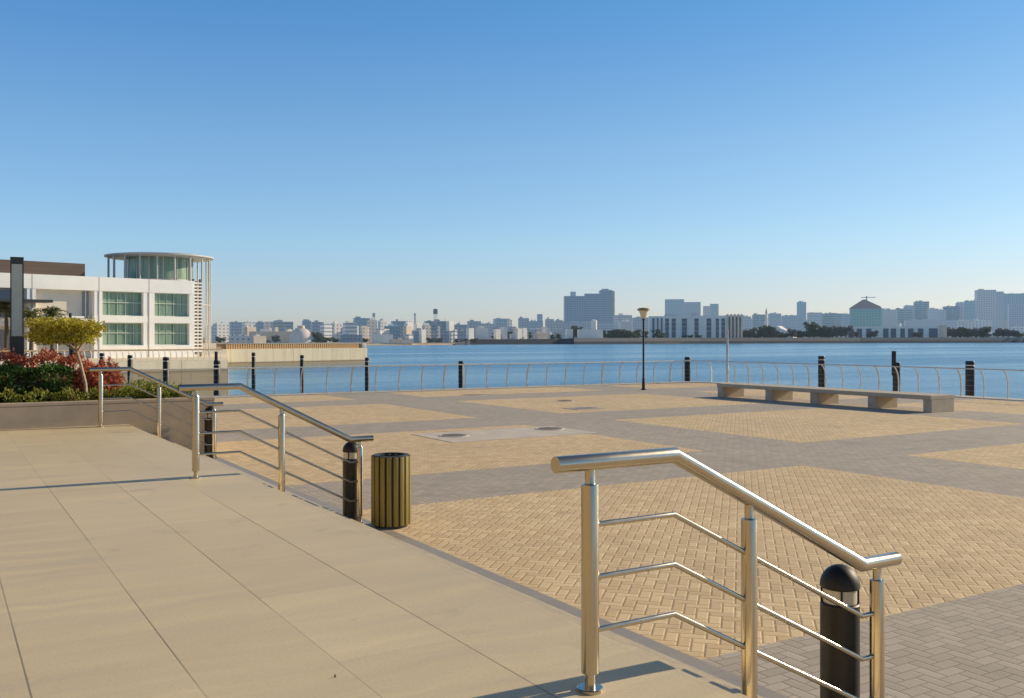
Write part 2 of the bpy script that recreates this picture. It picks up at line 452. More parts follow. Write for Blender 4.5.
QS, QU = 32.3, 34.5
def rounded(qs, qu, r):
    pts = [(-70, -70), (qs, -70)]
    for i in range(9):
        t = R(90 * i / 8)
        pts.append((qs - r + r * math.cos(t), qu - r + r * math.sin(t)))
    return pts + [(-70, qu)]
bm = bmesh.new(); prism(bm, rounded(QS - .9, QU - .9, 1.6), -.3, 0); structure('plaza', bm, M['plaza'])
bm = bmesh.new()
o_, i_ = rounded(QS, QU, 2.4), rounded(QS - .9, QU - .9, 1.6)
n = len(o_)
vo = [bm.verts.new((*p, .03)) for p in o_]; vi = [bm.verts.new((*p, .03)) for p in i_]
vl = [bm.verts.new((*p, -.32)) for p in o_]; vk = [bm.verts.new((*p, -.32)) for p in i_]
for a in range(1, n - 1):
    bm.faces.new((vo[a], vo[a+1], vi[a+1], vi[a])); bm.faces.new((vl[a], vl[a+1], vo[a+1], vo[a])); bm.faces.new((vi[a], vi[a+1], vk[a+1], vk[a]))
structure('quay_kerb', bm, M['coping'])
bm = bmesh.new(); prism(bm, rounded(QS - .08, QU - .08, 2.35), -6, -.31); structure('quay', bm, M['pier'])

bm = bmesh.new(); box(bm, -45, .53, -70, 24, .015, .71, .008); structure('terrace', bm, M['terrace'])
bm = bmesh.new()
for i in range(3):
    box(bm, .532 + .377 * i, .53 + .377 * (i + 1), -70, 15.15, .012, .71 - .1775 * (i + 1), .01)
structure('steps', bm, M['step'])
bm = bmesh.new(); box(bm, 1.652, 2.13, -70, 34, -.2, .006); structure('path_border', bm, M['strip'])
bm = bmesh.new(); box(bm, -16, -15, -75, 40, .6, 10)  # unseen wall added behind the camera so the railings reflect warm stone
for u in range(-72, 38, 6): box(bm, -14.998, -14.7, u, u + .8, .71, 9.6)
structure('wall', bm, plain('added_reflector_wall', (.27, .215, .13), .8, 0, .12, .6))
# concrete pad with covers
bm = bmesh.new(); box(bm, 7.2, 11.2, 15.0, 17.1, -.1, .008); structure('pavement_pad', bm, M['pad'])
M['lid'] = plain('worn_iron_lid', (.27, .235, .20), .65, .1, .2, 12, .2)
def cover(s, u, r, z, label):
    t = thing('manhole_cover', label, 'manhole cover', (s, u, z))
    bm = bmesh.new(); lathe(bm, [(r*.86, -.03), (r*.86, .012), (r, .012), (r, -.03)], 28); obj('frame_ring', bm, M['pad'], t)
    bm = bmesh.new(); lathe(bm, [(0, .012), (r*.83, .012), (r*.84, -.02)], 28)
    for i in range(-3, 4):
        wd = math.sqrt(max(0, (r*.78)**2 - (i*r*.22)**2))
        box(bm, -wd, wd, i*r*.22 - r*.05, i*r*.22 + r*.05, .0125, .018)
    obj('lid', bm, M['lid'], t)
cover(7.9, 16.25, .36, .01, 'round iron manhole cover at the left end of the pale concrete pad')
cover(10.75, 16.45, .37, .01, 'round iron manhole cover at the right end of the pale concrete pad')
cover(17.2, 25.1, .33, .004, 'round manhole cover in the tan paving farthest out toward the water')
t = thing('access_hatch', 'long rectangular access hatch flush in the tan paving beyond the concrete pad', 'hatch', (15.6, 21.7, .004))
bm = bmesh.new()
box(bm, -.55, .55, -.42, -.34, -.02, .012); box(bm, -.55, .55, .34, .42, -.02, .012); box(bm, -.55, -.47, -.34, .34, -.02, .012); box(bm, .47, .55, -.34, .34, -.02, .012)
obj('frame', bm, M['pad'], t)
bm = bmesh.new(); box(bm, -.46, -.005, -.33, .33, -.02, .009); obj('lid', bm, M['lid'], t)
bm = bmesh.new(); box(bm, .005, .46, -.33, .33, -.02, .009); obj('lid', bm, M['lid'], t)

# ------------------------------------------------------------------ stair railings
def stair_railing():
    t = thing('stair_railing', 'nearest stainless steel stair railing, large at the front of the terrace', 'railing', (0, 0, 0), 0, 'steel stair railings')
    za, zb, k1, k2 = .71 + 1.036, 1.046, .5, 1.87
    bm = bmesh.new(); tube(bm, [(-.19, 0, za), (k1, 0, za), (k2, 0, zb), (2.17, 0, zb)], .038, 28); obj('handrail', bm, M['steel'], t)
    dz = za - zb
    for zz in (.75, .51, .27):
        z = .71 + zz
        bm = bmesh.new(); tube(bm, [(0, 0, z), (k1, 0, z), (k2, 0, z - dz), (2.0, 0, z - dz)], .0135, 12); obj('mid_bar', bm, M['steel'], t)
    def railz(s): return za if s < k1 else (zb if s > k2 else za - (s - k1) / (k2 - k1) * dz)
    for s, g in ((0, .71), (1.0, .355), (2.0, 0)):
        top = railz(s)
        bm = bmesh.new()
        lathe(bm, [(.024, g), (.024, g + .075), (.028, g + .078), (.041, g + .082), (.041, top - .105), (.039, top - .10), (.026, top - .098), (.024, top - .094), (.024, top - .01)], 28, (s, 0))
        p = obj('post', bm, M['steel'], t)
        bm = bmesh.new(); lathe(bm, [(.0, g), (.062, g), (.062, g + .012), (.057, g + .016), (.0, g + .016)], 28, (s, 0)); obj('base_flange', bm, M['steel'], p)
    return t
r0 = stair_railing()
dup(r0, (0, 7.61, 0), label='second stainless steel stair railing, the one beside the slatted litter bin')
dup(r0, (0, 14.87, 0), label='farthest stainless steel stair railing, along the planter wall')

# ------------------------------------------------------------------ bollard lights
def bollard():
    t = thing('bollard_light', 'black dome topped bollard light behind the nearest stair railing', 'bollard', (1.93, .2, 0), 0, 'bollard lights at the foot of the stairs')
    bm = bmesh.new(); lathe(bm, [(.0, 0), (.118, 0), (.118, .02), (.110, .025), (.110, .775), (.104, .782), (0, .782)], 32); obj('body', bm, M['black'], t)
    bm = bmesh.new(); lathe(bm, [(.094, .784), (.094, .866), (0, .866)], 32); obj('lens', bm, M['lens'], t)
    for i in range(4):
        a = R(45 + 90 * i); bm = bmesh.new(); tube(bm, [(.101 * math.cos(a), .101 * math.sin(a), .78), (.101 * math.cos(a), .101 * math.sin(a), .87)], .006, 8); obj('strut', bm, M['black'], t)
    bm = bmesh.new(); lathe(bm, [(0, .867), (.106, .867), (.113, .875)] + [(.113 * math.cos(R(a)), .875 + .125 * math.sin(R(a))) for a in (12, 24, 36, 48, 60, 72, 82)] + [(0, 1.0)], 32); obj('dome_cap', bm, M['black'], t)
    return t
b0 = bollard()
dup(b0, (1.97, 7.82, 0), label='black dome topped bollard light beside the slatted litter bin')
dup(b0, (1.97, 15.02, 0), label='black dome topped bollard light at the end of the planter wall')

# ------------------------------------------------------------------ litter bin
t = thing('litter_bin', 'round litter bin clad in olive yellow timber slats with an open dark top', 'bin', (2.24, 7.2, 0))
NS = 18
bm = bmesh.new()
for i in range(NS):
    a = 2 * math.pi * i / NS
    hw = math.pi * .235 / NS * .70
    b2 = bmesh.new(); box(b2, .218, .242, -hw, hw, .035, .87, .004)
    b2.transform(Matrix.Rotation(a, 4, 'Z')); me = bpy.data.meshes.new('x'); b2.to_mesh(me); b2.free(); bm.from_mesh(me); bpy.data.meshes.remove(me)
obj('slats', bm, M['wood'], t)
bm = bmesh.new(); lathe(bm, [(.212, .02), (.212, .855), (.195, .855), (.195, .1), (0, .1)], 32); obj('liner', bm, M['black'], t)
bm = bmesh.new(); lathe(bm, [(.215, .862), (.215, .882), (.17, .882), (.17, .862)], 32); obj('rim', bm, M['dark_metal'], t)
bm = bmesh.new(); lathe(bm, [(0, .0), (.2, .0), (.2, .03), (0, .03)], 32); obj('base', bm, M['dark_metal'], t, smooth=False)

# ------------------------------------------------------------------ bench
t = thing('stone_bench', 'long low pale stone slab bench on five block supports near the water', 'bench', (23.65, 14.65, 0))
bm = bmesh.new(); box(bm, 0, 1.22, 0, 9.35, .40, .53, .012); obj('seat', bm, M['bench'], t, smooth=False)
for u0 in (0.003, 2.05, 4.45, 6.55, 9.05):
    bm = bmesh.new(); box(bm, .04, 1.18, u0, u0 + .297, 0, .398, .01); obj('support', bm, M['bench'], t, smooth=False)

# ------------------------------------------------------------------ quay fences with curved stanchions
def stanchion_mesh(mat, thick=.03, wide=.06):
    bm = bmesh.new()
    prof = [(0, 0), (.02, .3), (.0, .6), (-.06, .82), (-.16, .98), (-.26, 1.06)]
    L, Rr = [], []
    for i, (x, z) in enumerate(prof):
        a = prof[max(0, i-1)]; b = prof[min(len(prof)-1, i+1)]
        d = Vector((b[0]-a[0], b[1]-a[1])).normalized(); nn = Vector((-d.y, d.x))
        w = wide * (1 - .35 * i / 5) * .5
        L.append((x + nn.x*w, z + nn.y*w)); Rr.append((x - nn.x*w, z - nn.y*w))
    for sgn in (-1, 1):
        pass
    fr = [[bm.verts.new((p[0], -thick/2, p[1])) for p in q] for q in (L, Rr)]
    bk = [[bm.verts.new((p[0], thick/2, p[1])) for p in q] for q in (L, Rr)]
    for i in range(len(prof) - 1):
        bm.faces.new((fr[0][i], fr[0][i+1], fr[1][i+1], fr[1][i])); bm.faces.new((bk[0][i], bk[1][i], bk[1][i+1], bk[0][i+1]))
        bm.faces.new((fr[0][i], bk[0][i], bk[0][i+1], fr[0][i+1])); bm.faces.new((fr[1][i], fr[1][i+1], bk[1][i+1], bk[1][i]))
    bm.faces.new((fr[0][0], fr[1][0], bk[1][0], bk[0][0])); bm.faces.new((fr[0][-1], bk[0][-1], bk[1][-1], fr[1][-1]))
    bmesh.ops.recalc_face_normals(bm, faces=bm.faces[:])
    me = bpy.data.meshes.new('stanchion'); bm.to_mesh(me); bm.free(); me.materials.append(mat)
    return me
ST = stanchion_mesh(M['fence_metal'], .034, .062); STW = stanchion_mesh(M['fence_metal'], .055, .085)
def quay_fence(name, label, origin, rz, length, step, mat, meshes, big=4, rail_r=.024, zoff=.03, rail_mat=None):
    """local +y runs along the fence, local -x is the landward side"""
    t = thing(name, label, 'fence', (origin[0], origin[1], zoff), rz)
    bm = bmesh.new(); tube(bm, [(-.27, 0, 1.085), (-.27, length, 1.085)], rail_r, 10); obj('top_rail', bm, rail_mat or mat, t)
    bm = bmesh.new()
    for x, z in ((.025, .22), (.02, .42), (.0, .62), (-.07, .83)):
        tube(bm, [(x, 0, z), (x, length, z)], .002, 5)
    obj('wires', bm, mat, t)
    for i in range(int(length / step) + 1):
        o = bpy.data.objects.new('stanchion', meshes[1] if i % big == 0 else meshes[0]); C.objects.link(o); o.parent = t
        o.location = (0, i * step, 0)
    return t
quay_fence('quay_fence', 'long grey metal quay fence with curved posts facing the city skyline', (QS - 2.2, QU - .3), R(90), 46, 1.1, M['fence_metal'], (ST, STW))
quay_fence('quay_fence', 'grey metal quay fence behind the long stone bench on the right', (QS - .3, QU - 55 - 2.2), 0, 55, .95, M['fence_metal'], (ST, STW))
t = thing('fence_corner', 'short rounded fence bend joining the two quay fences near the lamp post', 'fence', (0, 0, .03))
bm = bmesh.new()
def arc(off, z, m=8):
    r = 2.1 - .2 + off
    return [(QS - 2.2 + r * math.cos(R(90 * i / m)), QU - 2.2 + r * math.sin(R(90 * i / m)), z) for i in range(m + 1)]
tube(bm, arc(-.27, 1.085), .024, 10); obj('top_rail', bm, M['fence_metal'], t)
bm = bmesh.new()
for x, z in ((.025, .22), (.02, .42), (.0, .62), (-.07, .83)): tube(bm, arc(x, z), .002, 5)
obj('wires', bm, M['fence_metal'], t)
for a in (22, 45, 68):
    o = bpy.data.objects.new('stanchion', ST); C.objects.link(o); o.parent = t
    o.location = (QS - 2.2 + 1.9 * math.cos(R(a)), QU - 2.2 + 1.9 * math.sin(R(a)), 0); o.rotation_euler = (0, 0, R(a))

# ------------------------------------------------------------------ mooring piles in the water just off the quay
def pile(px, Y, wpx, ytop, label, mast=None):
    p = bear(px, Y); z = hgt(ytop, Y); r = wpx * Y / F / 2
    t = thing('mooring_pile', label, 'mooring pile', (p.x, p.y, WATER - 1), 0, 'black mooring piles along the quay')
    H = z - WATER + 1
    bm = bmesh.new(); lathe(bm, [(0, 0), (r, 0), (r, H - .22), (r * .9, H - .20), (r * .9, H - .17), (r, H - .15), (r, H - .03), (r * .9, H), (0, H)], 20); obj('shaft', bm, M['black'], t)
    bm = bmesh.new(); lathe(bm, [(r * .905, H - .205), (r * .93, H - .185), (r * .905, H - .165)], 20); obj('collar', bm, M['fence_metal'], t)
    if mast:
        dx, wm, ym = mast; rm = wm * Y / F / 2; zm = hgt(ym, Y) - WATER + 1; xo = dx * Y / F
        bm = bmesh.new(); lathe(bm, [(rm, H - .6), (rm, zm), (0, zm)], 14, (FY * xo, -FX * xo)); obj('mast', bm, M['black'], t)
pile(970, 40.3, 8.6, 361, 'rightmost black mooring pile, beyond the fence right of the bench')
pile(896.5, 44, 7.4, 362.5, 'black mooring pile with a slim taller mast, beyond the right part of the bench', (-2.6, 4.4, 351))
pile(821.5, 47.5, 6.6, 356, 'black mooring pile beyond the middle of the bench')
pile(687.5, 54, 6.0, 357, 'black mooring pile at the corner of the quay right of the lamp post')
pile(461, 47.5, 5.2, 361, 'lone black mooring pile in open water left of the lamp post')
pile(367, 46, 4.3, 357.5, 'black mooring pile in front of the end of the far pier wall')
pile(302, 45, 3.9, 355, 'black mooring pile in front of the middle of the far pier wall')
pile(253.5, 44, 3.7, 352.5, 'black mooring pile in front of the left end of the far pier wall')
pile(217, 41, 6.6, 360.5, 'black mooring pile with a slim mast at the corner of the white building pier', (-.8, 3.2, 351.5))
pile(166, 43, 6.2, 357, 'black mooring pile before the pier, right of the first two piles past the planter')
pile(130, 46, 4.9, 355, 'black mooring pile before the pier, just right of the russet bush')
pile(102, 48, 4.6, 353, 'black mooring pile half hidden behind the russet bush')
pile(72.5, 40, 6.4, 336, 'tall black mooring pile with slim mast rising behind the yellow green tree', (-2.2, 2.7, 313))

# ------------------------------------------------------------------ lamp post and pale pole
p = bear(643.5, 42)
t = thing('lamp_post', 'black lamp post with a flared lantern standing alone on the plaza', 'lamp post', (p.x, p.y, 0))
bm = bmesh.new(); lathe(bm, [(0, 0), (.13, 0), (.13, .02), (.075, .05), (.06, .5), (.045, .55), (.042, 3.1), (.06, 3.12), (.06, 3.18), (0, 3.18)], 20); obj('pole', bm, M['black'], t)
bm = bmesh.new(); lathe(bm, [(.07, 3.18), (.11, 3.22), (.20, 3.52), (.0, 3.52)], 20); obj('lantern_glass', bm, plain('cream_lantern_glass', (.80, .66, .42), .3, 0, .05, 10), t)
bm = bmesh.new(); lathe(bm, [(.20, 3.521), (.28, 3.53), (.28, 3.59), (.2, 3.64), (0, 3.66)], 24); obj('lantern_cap', bm, plain('bronze_cap', (.34, .25, .10), .45, .4), t)
p = bear(727.3, 49.4)
t = thing('pole', 'thin pale grey pole without a lamp at the quay edge by the bench', 'pole', (p.x, p.y, 0))
bm = bmesh.new(); lathe(bm, [(0, 0), (.14, 0), (.14, .02), (.062, .03), (.055, 2.74), (0, 2.78)], 16); obj('shaft', bm, plain('pale_grey_paint', (.55, .54, .5), .5), t)
bm = bmesh.new(); box(bm, -.06, .06, -.075, -.05, .5, .8, .004); obj('access_door', bm, M['fence_metal'], t)

p = bear(335.5, F * 1.6 / (677.5 - HOR))
o = leaves('dry_leaf', [(0, 0, 0)], .022, M['bark_dark'], 4, None, (p.x, p.y, .717)); tag(o, 'tiny dry brown leaf lying on the near terrace slabs', 'leaf')

# ------------------------------------------------------------------ planter with hedges, column light and tree
t = thing('planter_wall', 'long low stone planter wall at the far end of the terrace', 'planter', (0, 15.2, 0))
bm = bmesh.new(); box(bm, -40, 2.1, 0, .28, .0, 1.10, .01); box(bm, 1.82, 2.1, .284, 5, .0, 1.10, .01); obj('wall', bm, M['planter'], t, smooth=False)
bm = bmesh.new(); box(bm, -40, 2.104, -.004, .284, 1.102, 1.16, .008); box(bm, 1.816, 2.104, .287, 5.004, 1.102, 1.16, .008); obj('coping', bm, M['planter'], t, smooth=False)
bm = bmesh.new(); box(bm, -40, 1.8, .29, 6, .5, 1.06); obj('soil', bm, M['soil'], t, smooth=False)

rng = np.random.default_rng(3)
def hedge_pts(n, s0, s1, u0, u1, z0, z1, bump=.12, fr=1.7):
    P = rng.uniform(0, 1, (n, 3))
    face = rng.uniform(0, 1, n)
    P[:, 2] = np.where(face < .45, 1 - np.abs(rng.normal(0, .06, n)), P[:, 2])
    P[:, 1] = np.where((face >= .45) & (face < .85), np.abs(rng.normal(0, .07, n)), P[:, 1])
    s = s0 + (s1 - s0) * P[:, 0]; u = u0 + (u1 - u0) * P[:, 1]
    wob = bump * (np.sin(s * 5.1 * fr + 1) * .5 + np.sin(s * 11.3 * fr + u * 7) * .35 + rng.normal(0, .35, n))
    z = z0 + (z1 - z0) * P[:, 2] + wob * P[:, 2]
    u2 = u - .6 * bump * np.sin(s * 8.3 + z * 9)
    return np.stack([s, u2, z], 1)
def blob_pts(n, c, r, shell=.5, flat=0.0):
    d = rng.normal(size=(n, 3)); d /= np.linalg.norm(d, axis=1)[:, None]
    rad = (shell + (1 - shell) * rng.uniform(0, 1, n) ** .5) * (1 + .16 * np.sin(d[:, 0] * 7 + d[:, 2] * 5) + .1 * np.sin(d[:, 1] * 11 + 2))
    P = d * rad[:, None]
    return P * np.array(r) + np.array(c)
def hedge(name, label, cat, pts, size, mat, core, seed, asp=1.8, up=.3):
    t = thing(name, label, cat, core[0])
    o = Vector(core[0])
    leaves('foliage', pts - np.array(o), size, mat, seed, t, asp=asp, up=up)
    bm = bmesh.new()
    for q in core[1]:
        box(bm, q[0]-o.x, q[1]-o.x, q[2]-o.y, q[3]-o.y, q[4]-o.z, q[5]-o.z, .05)
    obj('branches', bm, M['bark_dark'], t)
    return t
hedge('clipped_hedge', 'dark green clipped hedge growing in the stone planter', 'hedge',
      hedge_pts(9000, -7, -.32, 15.95, 16.8, 1.06, 1.74, .07), .085, M['leaf_dark'], ((-3, 16.3, 1.05), [(-6.9, -.45, 16.15, 16.6, 1.05, 1.5)]), 5, 1.6)
hedge('russet_hedge', 'long russet red hedge behind the dark green hedge', 'hedge',
      hedge_pts(7500, -9, .0, 16.9, 17.6, 1.06, 1.95, .12), .10, M['leaf_red'], ((-3, 17.4, 1.05), [(-8.8, -.2, 17.1, 17.4, 1.05, 1.6)]), 6, 2.2, .6)
hedge('russet_bush', 'rounded russet orange bush beside the far stair railing', 'bush',
      blob_pts(2600, (.12, 16.35, 1.42), (.44, .42, .45), .45), .10, M['leaf_red'], ((.12, 16.35, 1.05), [(.05, .19, 16.3, 16.42, 1.05, 1.5)]), 7, 2.2, .5)
gp = np.concatenate([hedge_pts(5200, -9, 1.78, 15.5, 15.95, 1.06, 1.30, .09, 2.5), hedge_pts(2500, .3, 1.75, 15.6, 19, 1.06, 1.30, .10, 2.0)])
g = leaves('ground_cover', gp, .075, M['leaf_low'], 8, up=.5); tag(g, kind='stuff', label='yellow green ground cover filling the front of the planter', cat='ground cover')

# column light
p = bear(17, 20.4)
t = thing('column_light', 'square grey column light with dark base rising out of the planter hedges', 'column light', (p.x, p.y, 1.05), math.atan(495/945) - math.atan2(FX, FY))
bm = bmesh.new(); box(bm, -.14, .14, -.15, .15, 0, 1.30, .008); obj('base', bm, M['dark_metal'], t, smooth=False)
bm = bmesh.new(); box(bm, -.105, .105, -.13, .13, 1.302, 2.85, .006); obj('light_panel', bm, plain('grey_green_diffuser', (.62, .65, .55), .4, 0, .04), t, smooth=False)
for sx in (-1, 1):
    bm = bmesh.new(); box(bm, .1185 * sx - .0115, .1185 * sx + .0115, -.14, .14, 1.302, 2.85, .003); obj('side_frame', bm, M['dark_metal'], t, smooth=False)
bm = bmesh.new(); box(bm, -.13, .13, -.14, .14, 2.852, 3.0, .008); obj('cap', bm, M['dark_metal'], t, smooth=False)

# small tree
def limb(bm, pts, r0, r1, n=8):
    m = len(pts); tube(bm, pts, [r0 + (r1 - r0) * i / (m - 1) for i in range(m)], n)
p0 = bear(87, 17.72); a = bear(81, 17.85); b_ = bear(77, 17.95); c_ = bear(72, 18.0)
t = thing('clipped_tree', 'small tree with a flat clipped yellow green crown and pale bent trunk', 'tree', (p0.x, p0.y, 1.05))
bm = bmesh.new()
V3 = lambda q, z: Vector((q.x - p0.x, q.y - p0.y, z - 1.05))
limb(bm, [V3(p0, 1.0), V3(bear(85.5, 17.76), 1.45), V3(a, 1.8), V3(b_, 2.05), V3(b_, 2.3)], .034, .022)
for q in ((45, 17.8), (56, 18.3), (90, 17.8), (95, 18.2), (72, 17.6)):
    limb(bm, [V3(b_, 2.05), V3(bear((q[0] + 77) / 2, (q[1] + 17.95) / 2), 2.25), V3(bear(q[0], q[1]), 2.5)], .022, .008, 6)
obj('trunk', bm, M['bark'], t)
pts = []
cl = [(px, Yc, z) for px in range(33, 100, 7) for Yc in (17.6, 18.0, 18.4) for z in (2.30, 2.45, 2.57)]
for px, Yc, z in cl:
    if random.random() < .16: continue
    if px > 92 and z < 2.4: continue
    q = bear(px + random.uniform(-3, 3), Yc + random.uniform(-.15, .15))
    pts.append(blob_pts(random.randint(60, 130), (q.x, q.y, z + random.uniform(-.05, .06)), (.15, .15, .10), .2))
pts = np.concatenate(pts)
leaves('crown', pts - np.array((p0.x, p0.y, 1.05)), .058, M['leaf_gold'], 9, t, up=.2)

# ------------------------------------------------------------------ the pier with the white building
def pw(t_, off=0.0): return gw(-29.75 - .714 * t_ - .70 * off, 99 - .70 * t_ + .714 * off)
P0, P1 = pw(90), pw(0)
A = gw(-59.5, 197); B = gw(-34, 222); D = gw(-78, 420); E = gw(-330, 420)
pier_pts = [(q.x, q.y) for q in (P0, P1, A, B, D, E)]
bm = bmesh.new(); prism(bm, pier_pts, -6, 0.0); structure('pier_ground', bm, M['pier'])
STP = stanchion_mesh(M['white_paint'], .07, .10)
q = pw(66, .45); q2 = pw(0, .45); dv = q2 - q
quay_fence('pier_fence', 'white fence with leaning posts along the pier before the white building', (q.x, q.y), math.atan2(dv.y, dv.x) - math.pi / 2, 65.7, .60, M['white_paint'], (STP, STP), 1, .085, .03, plain('tan_timber_rail', (.52, .36, .20), .6))
# far pier balustrade
dirAB = (B - A); Lab = dirAB.length; ang = math.atan2(dirAB.y, dirAB.x)
t = thing('pier_balustrade', 'warm tan balustrade with pale cap along the far pier wall', 'balustrade', (A.x, A.y, 0), ang)
bm = bmesh.new(); box(bm, -2, Lab - 1.6, .10, .62, 1.052, 1.2, .02); obj('cap_rail', bm, M['coping'], t)
bm = bmesh.new()
for i in range(int(Lab / .55) - 3): box(bm, i * .55, i * .55 + .36, .18, .50, .002, 1.05)
obj('balusters', bm, plain('tan_balusters', (.66, .42, .21), .8), t)
bm = bmesh.new(); box(bm, -2, Lab - 1.6, .505, .58, .003, 1.049); obj('back_panel', bm, plain('brown_panel', (.42, .27, .14), .8), t)
bm = bmesh.new(); box(bm, Lab - 1.5, Lab - .3, .0, 1.2, 0, 1.15, .03); obj('end_pillar', bm, M['coping'], t)

# white building: local x runs left along the facade, local y into the building
Rc = gw(-39.2, 116); 
lx = Vector((FY * -.719 + FX * -.695, -FX * -.719 + FY * -.695))
ang = math.atan2(lx.y, lx.x)         # local +x direction; local +y = +90 deg
ly = Vector((-lx.y, lx.x))
camv = Vector((CAM.x - Rc.x, CAM.y - Rc.y))
front = -1 if ly.dot(camv) < 0 else 1   # local y sign of the street side
t = thing('waterfront_building', 'two storey white building with big green windows and round roof pavilion', 'building', (Rc.x, Rc.y, 0), ang)
f_ = front
def yb(d): return -f_ * d               # d metres behind the facade plane
def ybox(bm, x0, x1, d0, d1, z0, z1, bev=0):
    y0, y1 = sorted((yb(d0), yb(d1))); box(bm, x0, x1, y0, y1, z0, z1, bev)
bw = plain('white_render', (.97, .945, .89), .6, 0, .04, .4)
bm = bmesh.new()
ybox(bm, 0, 46, .9, 20, 0, 9.0)                        # body behind the frame
wall = obj('wall', bm, plain('recessed_beige_wall', (.70, .64, .55), .65, 0, .06, .5), t, smooth=False)
bm = bmesh.new()
for x0, x1 in ((0, .42), (4.75, 6.1), (10.85, 11.75), (18.0, 18.9), (25, 26.0), (33, 34)):
    ybox(bm, x0, x1, 0, .95, 0, 9.0)
ybox(bm, -.003, 46, -.05, .95, 7.72, 9.3); ybox(bm, -.002, 11.8, -.02, .94, 4.1, 4.9); ybox(bm, -.002, 11.8, -.02, .94, 0, 1.45)
ybox(bm, 11.7, 46, .2, .93, 3.6, 4.5)
ybox(bm, -.25, -.005, .0, 20, 0, 9.3)
obj('frame', bm, bw, t, smooth=False)
bm = bmesh.new()
for x in (5.45, 11.25, 18.4): ybox(bm, x - .05, x + .05, -.055, 0, 0, 9.3)
obj('reveal_line', bm, plain('grey_joint', (.45, .42, .40), .6), t, smooth=False)  # grey strips drawing the vertical reveal lines of the facade
k = NT('green_glass'); s = k.sep(k.coord())
n = k.noise(k.mapping(k.coord(), sc=(1.6, 1.6, .06)), 1.0, 3)
k.bsdf(k.mix(k.rng(n, .35, .65, 0, 1), (.12, .21, .155), (.33, .45, .34)), .25, 0, None, .4); green = k.m
def window(x0, x1, z0, z1, nx, parent=t):
    bm = bmesh.new(); ybox(bm, x0, x1, .62, .72, z0, z1); wv = obj('window', bm, green, parent, smooth=False)
    bm = bmesh.new()
    for i in range(nx + 1):
        x = x0 + (x1 - x0) * i / nx; ybox(bm, x - .025, x + .025, .56, .618, z0, z1)
    zm = z0 + (z1 - z0) * .55
    for zz in (z0 + .04, zm, z1 - .04): ybox(bm, x0, x1, .5, .538, zz - .05, zz + .05)
    obj('window_frame', bm, plain('pale_green_frame', (.55, .62, .54), .5), wv, smooth=False)
for z0, z1 in ((1.47, 4.08), (4.9, 7.72)):
    window(.42, 4.75, z0, z1, 5); window(6.1, 10.85, z0, z1, 5)
dk = plain('dark_window', (.24, .25, .27), .35)
for x0, x1, z0, z1 in ((12.1, 12.8, 4.6, 7.6), (19.5, 24.5, 5.9, 7.5), (13.5, 17.5, .3, 3.2), (19.5, 24.5, .3, 3.2)):
    bm = bmesh.new(); ybox(bm, x0, x1, .8, .897, z0, z1); wv = obj('window', bm, dk, t, smooth=False)
    bm = bmesh.new(); ybox(bm, (x0+x1)/2 - .04, (x0+x1)/2 + .04, .74, .797, z0, z1); obj('window_frame', bm, bw, wv, smooth=False)
bm = bmesh.new(); ybox(bm, 17.0, 30, -2.4, .1, 6.15, 6.45); obj('canopy', bm, M['dark_metal'], t, smooth=False)
bm = bmesh.new(); ybox(bm, 13.4, 20, -1.5, .15, 4.55, 4.75); obj('canopy', bm, bw, t, smooth=False)
# brown roof plant screen
k = NT('brown_screen'); n = k.noise(k.mapping(k.coord(), sc=(.3, .3, 3)), 1.0, 4)
k.bsdf(k.mix(n, (.07, .05, .04), (.20, .145, .11)), .7); brown = k.m
bm = bmesh.new(); ybox(bm, 11.0, 46, 5, 16, 9.0, 11.1); obj('roof_screen', bm, brown, t, smooth=False)
# louvred stair tower at the right corner
bm = bmesh.new()
for i in range(21): ybox(bm, -1.35, -.3, .2, 1.4, .6 + i * .42, .6 + i * .42 + .17)
obj('louvres', bm, bw, t, smooth=False)
bm = bmesh.new()
for x in (-1.3, -.42): ybox(bm, x - .05, x + .05, .5, 1.0, 0, 9.6)
ybox(bm, -1.3, -.3, 1.45, 1.5, .3, 9.4)
obj('louvre_frame', bm, plain('louvre_steel', (.22, .18, .15), .5), t, smooth=False)
# round pavilion on the roof
px_, pd = .7, 7.8
cy = yb(pd)
bm = bmesh.new(); lathe(bm, [(0, 12.45), (6.3, 12.45), (6.6, 12.55), (6.6, 12.7), (5.5, 12.85), (0, 12.95)], 40, (px_, cy)); grey_r = plain('grey_roof_metal', (.56, .53, .48), .5, 0, .06, .3); obj('pavilion_roof', bm, grey_r, t)
bm = bmesh.new(); lathe(bm, [(4.0, 9.02), (4.0, 12.44)], 30, (px_, cy)); drum = obj('pavilion_glass', bm, green, t)
bm = bmesh.new()
for i in range(15):
    a_ = 2 * math.pi * i / 15; box(bm, px_ + 4.03 * math.cos(a_) - .06, px_ + 4.03 * math.cos(a_) + .06, cy + 4.03 * math.sin(a_) - .06, cy + 4.03 * math.sin(a_) + .06, 9.02, 12.44)
lathe(bm, [(4.06, 9.02), (4.06, 9.7), (3.95, 9.7)], 30, (px_, cy))
obj('pavilion_frame', bm, grey_r, drum)
for i in range(19):
    a_ = 2 * math.pi * (i + .35) / 19
    xx, yy = px_ + 6.15 * math.cos(a_), cy + 6.15 * math.sin(a_)
    bm = bmesh.new(); tube(bm, [(xx, yy, 0 if xx < -.3 else 9.0), (xx, yy, 12.5)], .115, 10); obj('pavilion_column', bm, grey_r, t)
bm = bmesh.new(); lathe(bm, [(6.1, 6.5), (6.2, 6.5), (6.2, 6.58), (6.1, 6.58), (6.1, 6.5)], 40, (px_, cy)); obj('ring_beam', bm, grey_r, t)

